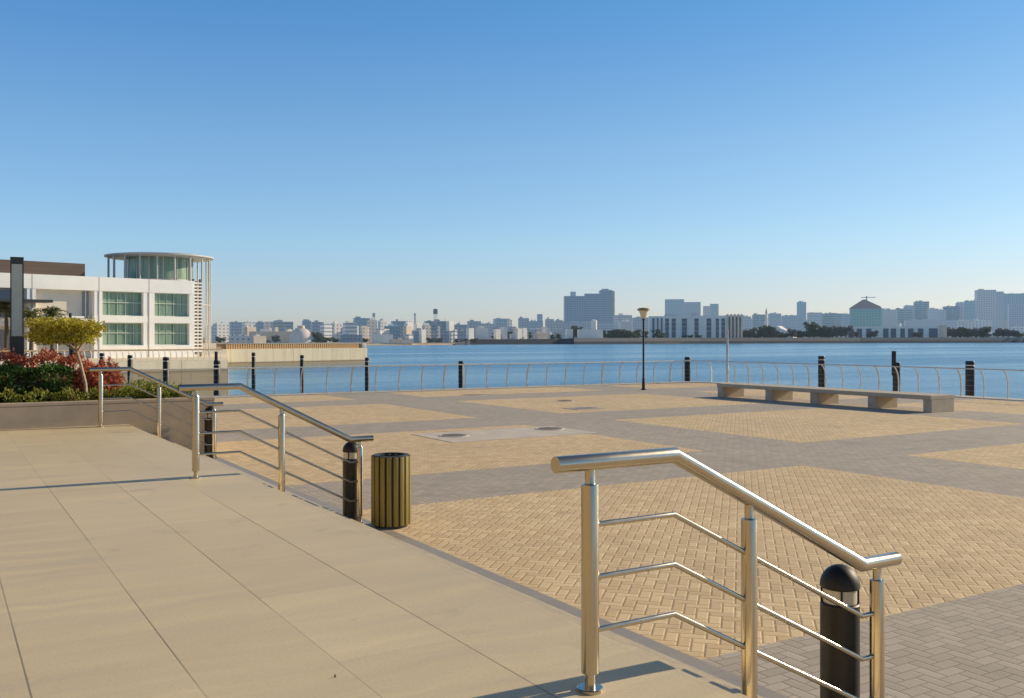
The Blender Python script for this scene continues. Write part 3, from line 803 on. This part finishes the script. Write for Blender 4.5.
# palms and shrubs before the building
def palm(px, Y, ztop, label):
    p = bear(px, Y)
    t = thing('palm_tree', label, 'palm tree', (p.x, p.y, 0))
    bm = bmesh.new(); limb(bm, [(0, 0, -.05), (.06, 0, ztop * .5), (0, .05, ztop - 1.0)], .24, .17, 10); obj('trunk', bm, M['bark_dark'], t)
    P = []
    for i in range(46):
        a = random.uniform(0, 6.283); el = random.uniform(-.35, 1.25); L = random.uniform(1.5, 2.1)
        for j in range(26):
            f = j / 25; r = L * f
            P.append((r * math.cos(a) * math.cos(el) + random.uniform(-.1, .1), r * math.sin(a) * math.cos(el) + random.uniform(-.1, .1),
                      ztop - 1.0 + r * math.sin(el) - .55 * r * r / L + random.uniform(-.06, .06)))
    leaves('crown', P, .42, M['leaf_palm'], int(px) + 50, t, asp=5)
palm(6, 93 + 8, 6.4, 'leftmost bushy palm before the white building, left of the column light')
palm(31, 100, 5.6, 'short palm just right of the column light')
palm(52, 103, 5.9, 'palm with splayed top fronds above the yellow green tree')
palm(20, 106, 6.0, 'palm partly hidden behind the column light')

# ------------------------------------------------------------------ far shore: land, banks, beach
shore = [(-2600, 900, -2.4), (-400, 760, -2.4), (330, 745, -2.4), (455, 800, -2.4), (470, 880, 1.0), (560, 930, 1.4), (574, 905, 2.2), (700, 1000, 2.6), (860, 1120, 2.8), (1024, 1230, 3.0), (1500, 1400, 3.0), (3600, 1500, 3.0)]
def strip(name, a, b, mat):
    bm = bmesh.new()
    va = [bm.verts.new(p) for p in a]; vb = [bm.verts.new(p) for p in b]
    for i in range(len(a) - 1): bm.faces.new((va[i], va[i+1], vb[i+1], vb[i]))
    structure(name, bm, mat)
e0 = [bear(x, Y, WATER - .3) for x, Y, z in shore]
e1 = [bear(x, Y + 2, WATER + (z - WATER) * .42) for x, Y, z in shore]
e2 = [bear(x, Y + 4, z) for x, Y, z in shore]
e3 = [bear(x, Y + 60, z + .2) for x, Y, z in shore]
e4 = [bear(x, 9000, 6) for x, Y, z in shore]
i0 = 3
strip('shore_rocks', e0[i0:], e1[i0:], M['rock'])
strip('breakwater_rocks', e1[i0:7], e2[i0:7], M['rock'])
strip('shore_embankment', e1[6:], e2[6:], M['seawall'])
strip('beach', e0[:i0+1], [bear(x, Y + 22, z) for x, Y, z in shore][:i0+1], M['sand'])
strip('land', [bear(x, Y + 22, z) for x, Y, z in shore][:i0+1], e4[:i0+1], M['land'])
strip('land', e2[i0:], e4[i0:], M['land'])
bm = bmesh.new()
sb = [bear(646, 940), bear(683, 925), bear(678, 990), bear(650, 990)]
prism(bm, [(q.x, q.y) for q in sb], -5, WATER + .9); structure('sand_spit', bm, M['sand'])

# ------------------------------------------------------------------ far city
FILL = 'small plain flat roofed block among the houses along the far shore'
GF = 'plain small blocks on the far shore'
def city(x0, x1, yt, Y, mat, rot=0, label=None, roof=True, yb_=None, deep=.7, name='city_block'):
    Wp = (x1 - x0) * Y / F; th = R(rot)
    w_ = Wp / (math.cos(th) + deep * abs(math.sin(th))); d_ = w_ * deep
    p = bear((x0 + x1) / 2, Y + d_ / 2); z1 = hgt(yt, Y); z0 = -2.6
    bm = bmesh.new()
    pr = .5 if w_ > 6 else .25
    box(bm, -w_/2, w_/2, -d_/2, d_/2, 0, z1 - z0 - pr)
    h = z1 - z0
    # parapet walls proud of the roof
    for q in ((-w_/2, w_/2, -d_/2, -d_/2 + .4), (-w_/2, w_/2, d_/2 - .4, d_/2), (-w_/2, -w_/2 + .4, -d_/2 + .4, d_/2 - .4), (w_/2 - .4, w_/2, -d_/2 + .4, d_/2 - .4)):
        box(bm, q[0], q[1], q[2], q[3], h - pr + .001, h)
    az = -math.atan2(FX, FY) - math.atan((x0 + x1 - 1024) / 2 / F) + th
    o = obj(name, bm, mat, None, (p.x, p.y, z0), az, False)
    if label: tag(o, label, 'building')
    else: tag(o, FILL, 'building', GF)
    if roof and w_ > 7:
        bm = bmesh.new()
        for q in range(random.randint(2, 4)):
            rw = w_ * random.uniform(.08, .26); rx = -w_ * .38 + w_ * .76 * (q + random.random()) / 4.2; rd = d_ * random.uniform(.1, .2)
            box(bm, rx - rw/2, rx + rw/2, -rd + q * .01, rd + q * .01, h - pr + .002 + q * .001, h + random.uniform(.3, 2.2))
        rx = random.uniform(-.35, .35) * w_
        box(bm, rx - .12, rx + .12, -.12, .12, h - pr + .01, h + random.uniform(2, 4.5))
        obj('roof_plant', bm, random.choice((M['far_roof'], M['far_white'], mat)), o, smooth=False)
    return o, w_, d_, h
W_, CR, GY, BL, TE, MV = M['f_white'], M['f_cream'], M['f_grey'], M['f_blue'], M['f_teal'], M['f_mauve']
BW, BG = M['f_band_white'], M['f_band_grey']
rows = [
 # left, behind the far pier
 (213,229,322,980,W_,28,'pale block with sunlit right wall just right of the pavilion columns'),
 (229,243,320.5,1060,BL,12,'blue grey block second from the pavilion columns'),
 (242,255,320.5,1000,GY,24,None), (255,266,321,1080,BL,10,None), (264,271,320,1010,CR,14,'slim cream block between two blue grey blocks left of the domed hall'),
 (270,293,320,1030,BG,14,'wide blue grey block just left of the domed hall'),
 (244,256,325.5,900,M['far_cream'],30,'low sunlit cream block behind the long cream wall'),
 (249,300,331.5,860,M['far_cream'],4,'long low cream building left of the domed hall'),
 (229,251,336,800,GY,6,'low dark shed on the shore at the left end of the far pier'),
 (250,266,336,790,M['far_cream'],24,'low sunlit cream shed beside the dark shed'),
 (302,311,319,1100,TE,12,'slim teal block rising behind the domed hall'),
 (311,324,320.5,1040,BL,10,None), (320,332,322.5,930,BW,38,'white block with sunlit side just right of the domed hall'), (331,342,321.5,960,W_,34,'second white block right of the domed hall'),
 (343,357,321,900,BW,16,'white block with banded windows above the end of the far pier'),
 (353,370,316.5,1080,TE,8,'tall dark teal block above the end of the far pier'), (367,377,318.5,1000,CR,22,'cream block with a dark roof box on a mast'),
 (378,386,319,1040,W_,35,None), (384,400,324.5,960,TE,6,'low wide teal block left of the white blocks'),
 (391,410,319.5,1020,BL,10,'stepped blue grey block left of the white blocks'), (404,413,321.5,930,M['far_white'],42,'bright white block with stepped top left of the water tank'),
 (414,423,322.5,940,M['far_white'],38,'bright white block next to the cream banded block'), (422,431,323.5,920,CR,30,'cream banded block below the water tank'),
 (419,426,329.5,860,M['far_white'],40,'small bright white house near the beach'), (424,450,319.5,1000,BG,8,'wide grey block beneath the black water tank'),
 (446,454,319.5,990,M['far_white'],45,'white block just right of the water tank'),
 (454,467,323,1020,BL,8,None), (466,474,328,900,M['far_white'],40,None), (467,481,319.5,1060,GY,8,None),
 (340,362,335,810,BL,4,'low blue grey warehouse behind the end of the far pier'), (372,393,334.5,820,M['far_white'],6,'low pale roofed warehouse right of the far pier'),
 (389,413,339.5,790,M['far_cream'],6,'low tan building on the beach'), (412,470,331,930,BL,3,'long low bluish terrace of houses behind the beach'),
 # middle
 (480,494,322,1150,GY,8,None), (493,510,317,1180,TE,12,'grey teal block left of the wide hotel slab'), (507,512,318,1100,W_,30,None),
 (518,529,316.5,1200,BL,6,'blue grey cube midway to the hotel slab'), (528,543,319.5,1200,TE,6,'low teal block with a slim tower left of the hotel slab'), (537,542.5,312.5,1215,BL,4,'slim dark tower left of the hotel slab'),
 (545,554,317.5,1150,GY,12,None), (555,563,318.5,1120,GY,12,None),
 (476,488,328,980,M['far_white'],3,None), (492,516,325,1010,GY,3,'broad pale shed behind the dark breakwater'), (515,522,328.5,950,M['far_white'],42,None), (521,527,328,955,M['far_white'],42,None),
 (526,566,329.5,1040,GY,3,'long low grey building left of the hotel slab'), (534,548,333,945,M['far_cream'],30,'low sunlit cream house behind the dark breakwater'),
 (565,573,329,960,M['far_white'],30,'narrow white house in front of the hotel slab'), (577,603,329.5,960,M['far_white'],8,'wide white house with sunlit end in front of the hotel slab'),
 (548,620,322.5,1250,BL,3,'long blue grey podium behind the trees at the foot of the hotel slab'),
 (614,632,315,1180,GY,18,'grey block with white lower storeys right of the hotel slab'), (618,632,321.5,1120,M['far_white'],20,None), (632,648,317.5,1230,BL,6,'blue grey block behind the plaza lamp'),
 (742,751,316.5,1250,GY,6,None), (752,766,314.5,1400,BG,6,'blue grey block left of the minaret'), (768,781,313.5,1400,BL,10,'blue grey block right of the minaret'),
 (781,799,315.5,1420,BL,6,None), (797,806,302,1500,TE,0,'slender glass tower standing alone between low blocks'),
 (807,822,312.5,1420,GY,8,'grey block behind the big green tree'), (821,843,313.5,1450,BG,6,'wide teal block left of the green gabled block'), (842,851,314,1430,BL,6,None),
 # right
 (880,897,309.5,1450,MV,6,'mauve block just right of the green gabled block'), (895,912,309,1480,BG,6,'second mauve block right of the green gabled block'), (904,918,305.5,1550,GY,6,None),
 (914,928.5,301.5,1500,BG,8,'stepped blue grey tower midway to the right skyline cluster'), (928,938,308.5,1480,MV,6,None), (936,946,310,1500,GY,6,None),
 (943,959,306.5,1500,BG,6,'mauve block left of the tall right cluster'), (956,969,302.5,1520,GY,6,'grey block stepping up to the tall right cluster'), (964,976,301,1500,TE,6,'teal block against the tallest right tower'),
 (975.5,995,289.8,1480,MV,12,'tallest pale mauve tower of the right skyline cluster'), (991,1003,291.5,1520,BL,6,'narrow blue tower in the right skyline cluster'),
 (1002,1021,293.5,1560,TE,6,'broad teal tower at the right end of the skyline'), (1009,1034,303.5,1450,BL,6,'dark blue block in front of the broad teal tower'), (1021.5,1040,293,1600,BL,6,'blue tower cut by the right edge of the photo'),
 (958,990,320.5,1380,W_,4,'low pale building at the foot of the tall right cluster'), (985,1010,334,1270,M['far_white'],6,'low pale house on the bank at the right'),(1012,1034,327,1300,W_,8,'low pale building at the right end of the bank'),
 (905,960,320,1420,GY,4,'long grey terrace below the stepped tower'), (930,985,313,1540,BL,4,None),
]
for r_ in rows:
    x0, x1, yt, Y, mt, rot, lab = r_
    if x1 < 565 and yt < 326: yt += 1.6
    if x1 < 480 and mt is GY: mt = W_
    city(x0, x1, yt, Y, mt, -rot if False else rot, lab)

for i in range(46):                       # little houses near the water, centre left
    x = random.uniform(372, 562); wd = random.uniform(3, 9)
    city(x, x + wd, random.uniform(326, 335), random.uniform(960, 1120) if x > 460 else random.uniform(850, 980), random.choice((W_, M['far_white'], M['far_white'], CR, BW, M['far_cream'], GY)), random.uniform(20, 48), None, wd > 5)
for i in range(14):
    x = random.uniform(228, 372); wd = random.uniform(3, 8)
    city(x, x + wd, random.uniform(325, 333), random.uniform(900, 1000), random.choice((W_, M['far_white'], CR, M['far_cream'])), random.uniform(25, 48), None, False)
# hazy filler rows to close the gaps of the skyline
for x in list(range(205, 565, 9)) + list(range(628, 1040, 10)):
    city(x, x + random.uniform(8, 14), random.uniform(325, 331) if x < 600 else random.uniform(317, 326), random.uniform(1250, 1400) if x < 600 else random.uniform(1560, 1700), random.choice((GY, BL, MV, W_, BL)), random.uniform(0, 25), None, False)

# hotel slab in three stepped sections with a sunlit end wall
Yh = 1350
p = bear(589, Yh)
t = thing('hotel_slab', 'wide dark blue hotel slab in three stepped sections, tallest block at the centre', 'hotel', (p.x, p.y, -2.6), -math.atan2(FX, FY))
def hp(x): return (x - 589) * Yh / F
for x0, x1, yt, d0 in ((564.5, 585, 296, 0), (585.2, 600, 293.5, 2.5), (600.2, 612.5, 290, 0)):
    bm = bmesh.new(); box(bm, hp(x0), hp(x1), d0, 24, 0, hgt(yt, Yh) + 2.6); obj('wall', bm, M['f_hotel'], t, smooth=False)
bm = bmesh.new(); box(bm, hp(612.6), hp(614.6), -1.5, 24, 0, hgt(291, Yh) + 2.6); obj('end_wall', bm, M['far_cream'], t, smooth=False)
for x0, x1, yt, yb2 in ((571, 576, 291.5, 296), (602.5, 609, 288.6, 290)):
    bm = bmesh.new(); box(bm, hp(x0), hp(x1), 4, 18, hgt(yb2, Yh) + 2.61, hgt(yt, Yh) + 2.6); obj('roof_hut', bm, M['f_blue'], t, smooth=False)

# long white building with dark window bays (centre right)
Ym = 1080
p = bear(700, Ym)
t = thing('white_institute', 'long white low building with tall dark window bays and cream fins', 'building', (p.x, p.y, -2.6), -math.atan2(FX, FY) - .1)
def mp(x): return (x - 700) * Ym / F
zz = lambda y: hgt(y, Ym) + 2.6
bm = bmesh.new(); box(bm, mp(650), mp(668), 4, 30, 0, zz(316)); box(bm, mp(665), mp(726), 0, 30, 0, zz(315.6)); box(bm, mp(726.05), mp(741), 1, 30, 0, zz(315)); obj('wall', bm, M['far_white'], t, smooth=False)
for x0, x1 in ((665.6, 669.2), (672, 676), (682, 687), (694.5, 698.5), (706.5, 711), (715.5, 718.5), (721, 724.5)):
    bm = bmesh.new(); box(bm, mp(x0), mp(x1), -.6, -.005, 4, zz(318.5)); wv = obj('window', bm, M['far_dark'], t, smooth=False)
    bm = bmesh.new()
    for q in range(3): box(bm, mp(x0), mp(x1), -.75, -.605, zz(322 + q * 4.5) - .25, zz(322 + q * 4.5) + .25)
    obj('window_frame', bm, M['far_roof'], wv, smooth=False)
for x0, x1 in ((653, 655), (657.5, 659), (661.5, 663)):
    bm = bmesh.new(); box(bm, mp(x0), mp(x1), 3.3, 3.995, 4, zz(318)); obj('window', bm, M['far_dark'], t, smooth=False)
for x in (727, 730.5, 734, 737.5, 740.7):
    bm = bmesh.new(); box(bm, mp(x) - .9, mp(x) + .9, -2.5, .995, 0, zz(314.2)); obj('fin', bm, M['far_cream'], t, smooth=False)
for x in (728.7, 732.2, 735.7, 739):
    bm = bmesh.new(); box(bm, mp(x) - 1, mp(x) + 1, .5, .994, 3, zz(317)); obj('window', bm, M['far_dark'], t, smooth=False)
bm = bmesh.new(); box(bm, mp(666), mp(678), 8, 24, zz(315.5), zz(314)); box(bm, mp(692.5), mp(699), 8, 20, zz(315.5), zz(312.3)); obj('roof_hut', bm, M['far_roof'], t, smooth=False)
# towers behind it
city(665, 684, 299.2, 1400, TE, 0, 'taller teal tower with a stepped top behind the long white building', False)
city(683, 700.5, 302, 1390, BL, 4, 'blue tower adjoining the taller teal tower', False)
city(703, 711, 306, 1380, MV, 10, 'small rounded looking grey tower behind the long white building', False)
city(710, 718.5, 303.8, 1400, TE, 0, 'small teal tower, right one of the pair behind the long white building', False)

# minaret
Yn = 1250; p = bear(766.3, Yn)
t = thing('minaret', 'thin pale minaret with a dark pointed tip rising over the trees', 'minaret', (p.x, p.y, -2.6))
H = hgt(307.5, Yn) + 2.6
bm = bmesh.new(); lathe(bm, [(0, 0), (1.9, 0), (1.9, H*.55), (2.4, H*.56), (2.4, H*.60), (1.5, H*.61), (1.4, H*.80), (1.9, H*.81), (1.9, H*.83)], 12); obj('shaft', bm, M['far_white'], t)
bm = bmesh.new(); lathe(bm, [(1.2, H*.83), (1.3, H*.88), (.5, H*.95), (.1, H)], 12); obj('spire', bm, M['far_roof'], t)

# green gabled block with roof crane
Yg = 1400; p = bear(866, Yg)
t = thing('green_gabled_block', 'bright green glass block with a pointed brown roof in the right skyline', 'building', (p.x, p.y, -2.6), -math.atan2(FX, FY) - .3)
wv = 15 * Yg / F; He = hgt(308.5, Yg) + 2.6; Hp = hgt(299.5, Yg) + 2.6
bm = bmesh.new(); box(bm, -wv, wv, 0, 30, 0, He); obj('wall', bm, M['f_green'], t, smooth=False)
bm = bmesh.new()
pr_ = [(-wv, He + .01), (wv, He + .01), (wv * .9, He + 3), (-wv*.05, Hp), (-wv * .2, Hp), (-wv, He + 1.5)]
fa = [bm.verts.new((x, 0, z)) for x, z in pr_]; fb = [bm.verts.new((x, 30, z)) for x, z in pr_]
bm.faces.new(fa); bm.faces.new(fb[::-1])
for i in range(len(pr_)): bm.faces.new((fa[i], fb[i], fb[(i+1) % len(pr_)], fa[(i+1) % len(pr_)]))
obj('roof', bm, M['far_brown'], t, smooth=False)
p = bear(866.5, Yg + 45)
t = thing('tower_crane', 'thin tower crane with level jib behind the green gabled block', 'crane', (p.x, p.y, -2.6), -math.atan2(FX, FY) - .3)
Hc = hgt(297.3, Yg + 45) + 2.6
bm = bmesh.new(); box(bm, -.9, .9, -.9, .9, 0, Hc + 2); obj('mast', bm, M['far_roof'], t)
bm = bmesh.new(); box(bm, -8, 13, -.5, .5, Hc - .7, Hc + .2); obj('jib', bm, M['far_roof'], t)

# low white and blue waterside hall with a little white dome
Yl = 1228; p = bear(895, Yl)
t = thing('waterside_hall', 'long low white waterside hall with blue glazing and sunlit right end', 'building', (p.x, p.y, -2.6), -math.atan2(FX, FY) - .38)
lp = lambda x: (x - 895) * Yl / F
bm = bmesh.new(); box(bm, lp(848), lp(940), 0, 22, 0, hgt(326.5, Yl) + 2.6); obj('wall', bm, M['far_white'], t, smooth=False)
for x0, x1 in ((851, 856), (859, 864), (868, 873), (884, 889), (891, 896), (900, 904), (907, 912), (916, 921), (926, 934)):
    bm = bmesh.new(); box(bm, lp(x0), lp(x1), -.4, -.005, 4, hgt(328.5, Yl) + 2.6); obj('window', bm, M['far_dark'], t, smooth=False)
bm = bmesh.new(); box(bm, lp(935.5), lp(942), -4, 10, 0, hgt(325.2, Yl) + 2.6); obj('end_block', bm, M['far_cream'], t, smooth=False)
bm = bmesh.new(); lathe(bm, [(2.6, hgt(326.5, Yl) + 2.6)] + [(2.6 * math.cos(R(a)), hgt(325, Yl) + 2.6 + 2.8 * math.sin(R(a))) for a in (0, 20, 40, 60, 75, 89)], 20, (lp(899), 6)); obj('dome', bm, M['far_white'], t)

# domed hall on the left shore
Yd = 820; p = bear(301, Yd + 10)
t = thing('domed_hall', 'beige domed hall with a small cap on the left far shore', 'domed hall', (p.x, p.y, -2.6))
Hd = hgt(328.5, Yd) + 2.6; rd = 12.3 * Yd / F
bm = bmesh.new(); lathe(bm, [(rd, 0), (rd * .98, Hd * .2), (rd * .9, Hd * .45), (rd * .78, Hd * .68), (rd * .62, Hd * .86), (rd * .40, Hd), (0, Hd * 1.01)], 24); obj('dome', bm, plain('dome_render', (.56, .45, .38), .8, 0, .1, .2, 0, .3, HAZE_GLOW, .15), t)
bm = bmesh.new(); lathe(bm, [(rd * .3, Hd + .15), (rd * .3, Hd + 2.2), (rd * .27, Hd + 2.6), (0, Hd + 2.7)], 16); obj('cap', bm, M['far_cream'], t)

# small white hall with a curved roof
Yt = 1180; p = bear(788, Yt)
t = thing('curved_roof_hall', 'small bright white hall with a swept curved roof behind the bank', 'building', (p.x, p.y, -2.6), -math.atan2(FX, FY) - R(40))
bm = bmesh.new(); box(bm, -9, 9, -6, 6, 0, hgt(332, Yt) + 2.6); obj('wall', bm, M['far_white'], t, smooth=False)
bm = bmesh.new(); 
q0 = [(-11 + 22 * i / 8, hgt(332, Yt) + 2.7 + 7.5 * (1 - i / 8) ** 2) for i in range(9)]
A1 = [bm.verts.new((x, -7, z)) for x, z in q0]; B1 = [bm.verts.new((x, 7, z - .2)) for x, z in q0]
A2 = [bm.verts.new((x, -7, z - .6)) for x, z in q0]; B2 = [bm.verts.new((x, 7, z - .8)) for x, z in q0]
for i in range(8):
    bm.faces.new((A1[i], A1[i+1], B1[i+1], B1[i])); bm.faces.new((A2[i], B2[i], B2[i+1], A2[i+1])); bm.faces.new((A1[i], A2[i], A2[i+1], A1[i+1])); bm.faces.new((B1[i], B1[i+1], B2[i+1], B2[i]))
obj('roof', bm, M['far_white'], t)

# black water tank and a roof box on masts
def tank(px, yt, ybm, wpx, Y, label, mat):
    p = bear(px, Y)
    t = thing('water_tank', label, 'water tank', (p.x, p.y, hgt(322, Y)))
    z0 = hgt(322, Y); r = wpx * Y / F / 2
    bm = bmesh.new(); lathe(bm, [(0, hgt(ybm, Y) - z0), (r, hgt(ybm, Y) - z0), (r, hgt(yt, Y) - z0), (r*.6, hgt(yt, Y) - z0 + .6), (0, hgt(yt, Y) - z0 + .8)], 14); obj('tank', bm, mat, t)
    bm = bmesh.new()
    for a in (45, 135, 225, 315): tube(bm, [(r*.7*math.cos(R(a)), r*.7*math.sin(R(a)), -2), (r*.7*math.cos(R(a)), r*.7*math.sin(R(a)), hgt(ybm, Y) - z0 + .1)], .22, 6)
    obj('stand', bm, M['far_roof'], t)
blk = plain('tank_black', (.03, .035, .045), .6, 0, .1, 1, 0, .3, HAZE_GLOW, .15)
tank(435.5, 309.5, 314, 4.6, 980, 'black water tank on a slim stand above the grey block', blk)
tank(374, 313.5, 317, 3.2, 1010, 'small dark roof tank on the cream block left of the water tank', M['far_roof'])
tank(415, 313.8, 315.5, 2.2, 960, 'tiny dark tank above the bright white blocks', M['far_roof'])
Yw = 1150; p = bear(594, Yw)
t = thing('storage_tank', 'round white storage tank in front of the hotel slab', 'storage tank', (p.x, p.y, -2.6))
bm = bmesh.new(); lathe(bm, [(0, 0), (3.6, 0), (3.6, hgt(320.3, Yw) + 2.6), (0, hgt(319.5, Yw) + 2.6)], 20); obj('shell', bm, M['far_white'], t)

# far trees
def tree_proto(mat, seed, w, h):
    t = thing('shore_tree', 'dark green tree in the tree belt along the far shore', 'tree', (0, 0, 0), 0, 'trees along the far shore')
    P = []
    rr = random.Random(seed)
    for i in range(17):
        c = (rr.uniform(-.36, .36) * w, rr.uniform(-.36, .36) * w, h * rr.uniform(.16, .84))
        P.append(blob_pts(95, c, (w * .2, w * .2, h * .15), .3))
    leaves('crown', np.concatenate(P), .95, mat, seed, t, asp=1.4)
    bm = bmesh.new(); limb(bm, [(0, 0, -1), (.1, 0, h * .35), (0, .1, h * .6)], .4, .15, 8)
    for k_ in range(3):
        a = 2.1 * k_; limb(bm, [(0, 0, h * .3), (w * .2 * math.cos(a), w * .2 * math.sin(a), h * .6)], .2, .08, 6)
    obj('trunk', bm, M['bark_dark'], t)
    return t
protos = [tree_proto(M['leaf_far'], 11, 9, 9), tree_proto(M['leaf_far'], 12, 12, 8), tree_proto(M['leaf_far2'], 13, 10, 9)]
usedp = [False] * 3
def tree(px, Y, zb, kind, w, label=None):
    p = bear(px, Y); base = (9, 12, 10)[kind]; s_ = w / base
    if not usedp[kind]:
        usedp[kind] = True; o = protos[kind]; o.location = (p.x, p.y, zb); o.scale = (s_, s_, s_)
    else:
        o = dup(protos[kind], (p.x, p.y, zb), random.uniform(0, 6.28), scale=(s_, s_, s_ * random.uniform(.85, 1.15)))
    o['label'] = label or ('dark green tree in the tree belt along the far shore', 'dark green tree in the tree belt along the far shore', 'bare brownish tree in the tree belt along the far shore')[kind]
    o['group'] = 'bare trees along the far shore' if (kind == 2 and not label) else 'trees along the far shore'
    if label: del o['group']
tree(221, 850, -2, 1, 9, 'dark green tree between the pavilion columns and the low cream buildings')
tree(318, 830, -2, 0, 10, 'dark green tree against the right side of the domed hall')
tree(327, 840, -2, 1, 11, 'spreading dark tree two places right of the domed hall')
tree(276, 830, -2, 2, 8, 'brownish tree just left of the domed hall')
for px in (234, 258, 266, 338, 347, 358, 365, 386, 398, 409, 430, 440, 456, 463, 476): tree(px + random.uniform(-2, 2), 860, -2, 1, random.uniform(5, 8))
for px in (496, 508, 528, 552, 560): tree(px, 1000, 1, random.choice((0, 1)), random.uniform(7, 10))
for px in (572, 576, 581, 586, 590, 604, 609, 614, 619, 624, 629, 634): tree(px, 1010, 1.5, random.choice((0, 1)), random.uniform(11, 14))
for px in (638, 645, 657, 662): tree(px, 1050, 2, random.choice((0, 1)), random.uniform(7, 10))
for px in (684, 690, 699): tree(px, 1060, 2, 1, random.uniform(5, 7))
for px in (744, 749, 753, 757, 761, 766, 770, 774, 778, 783, 792): tree(px, 1130, 2, random.choice((0, 1, 2)), random.uniform(11, 15))
tree(814, 1150, 2.5, 0, 19, 'biggest green tree on the far shore, right of the white curved roof hall')
for px in (798, 803, 808, 820, 825, 829): tree(px, 1150, 2.5, random.choice((0, 1)), random.uniform(13, 16))
for px in (833, 837, 841, 846): tree(px, 1150, 2.5, 2, random.uniform(14, 17))
for px in (856, 870, 875, 915, 919): tree(px, 1180, 2.5, random.choice((0, 2)), random.uniform(8, 11))
for px in (944, 948, 952, 956, 960, 964, 968, 972, 976, 980, 985, 998, 1003, 1008, 1014, 1020): tree(px, 1235, 2.8, random.choice((0, 1, 2)), random.uniform(11, 15))
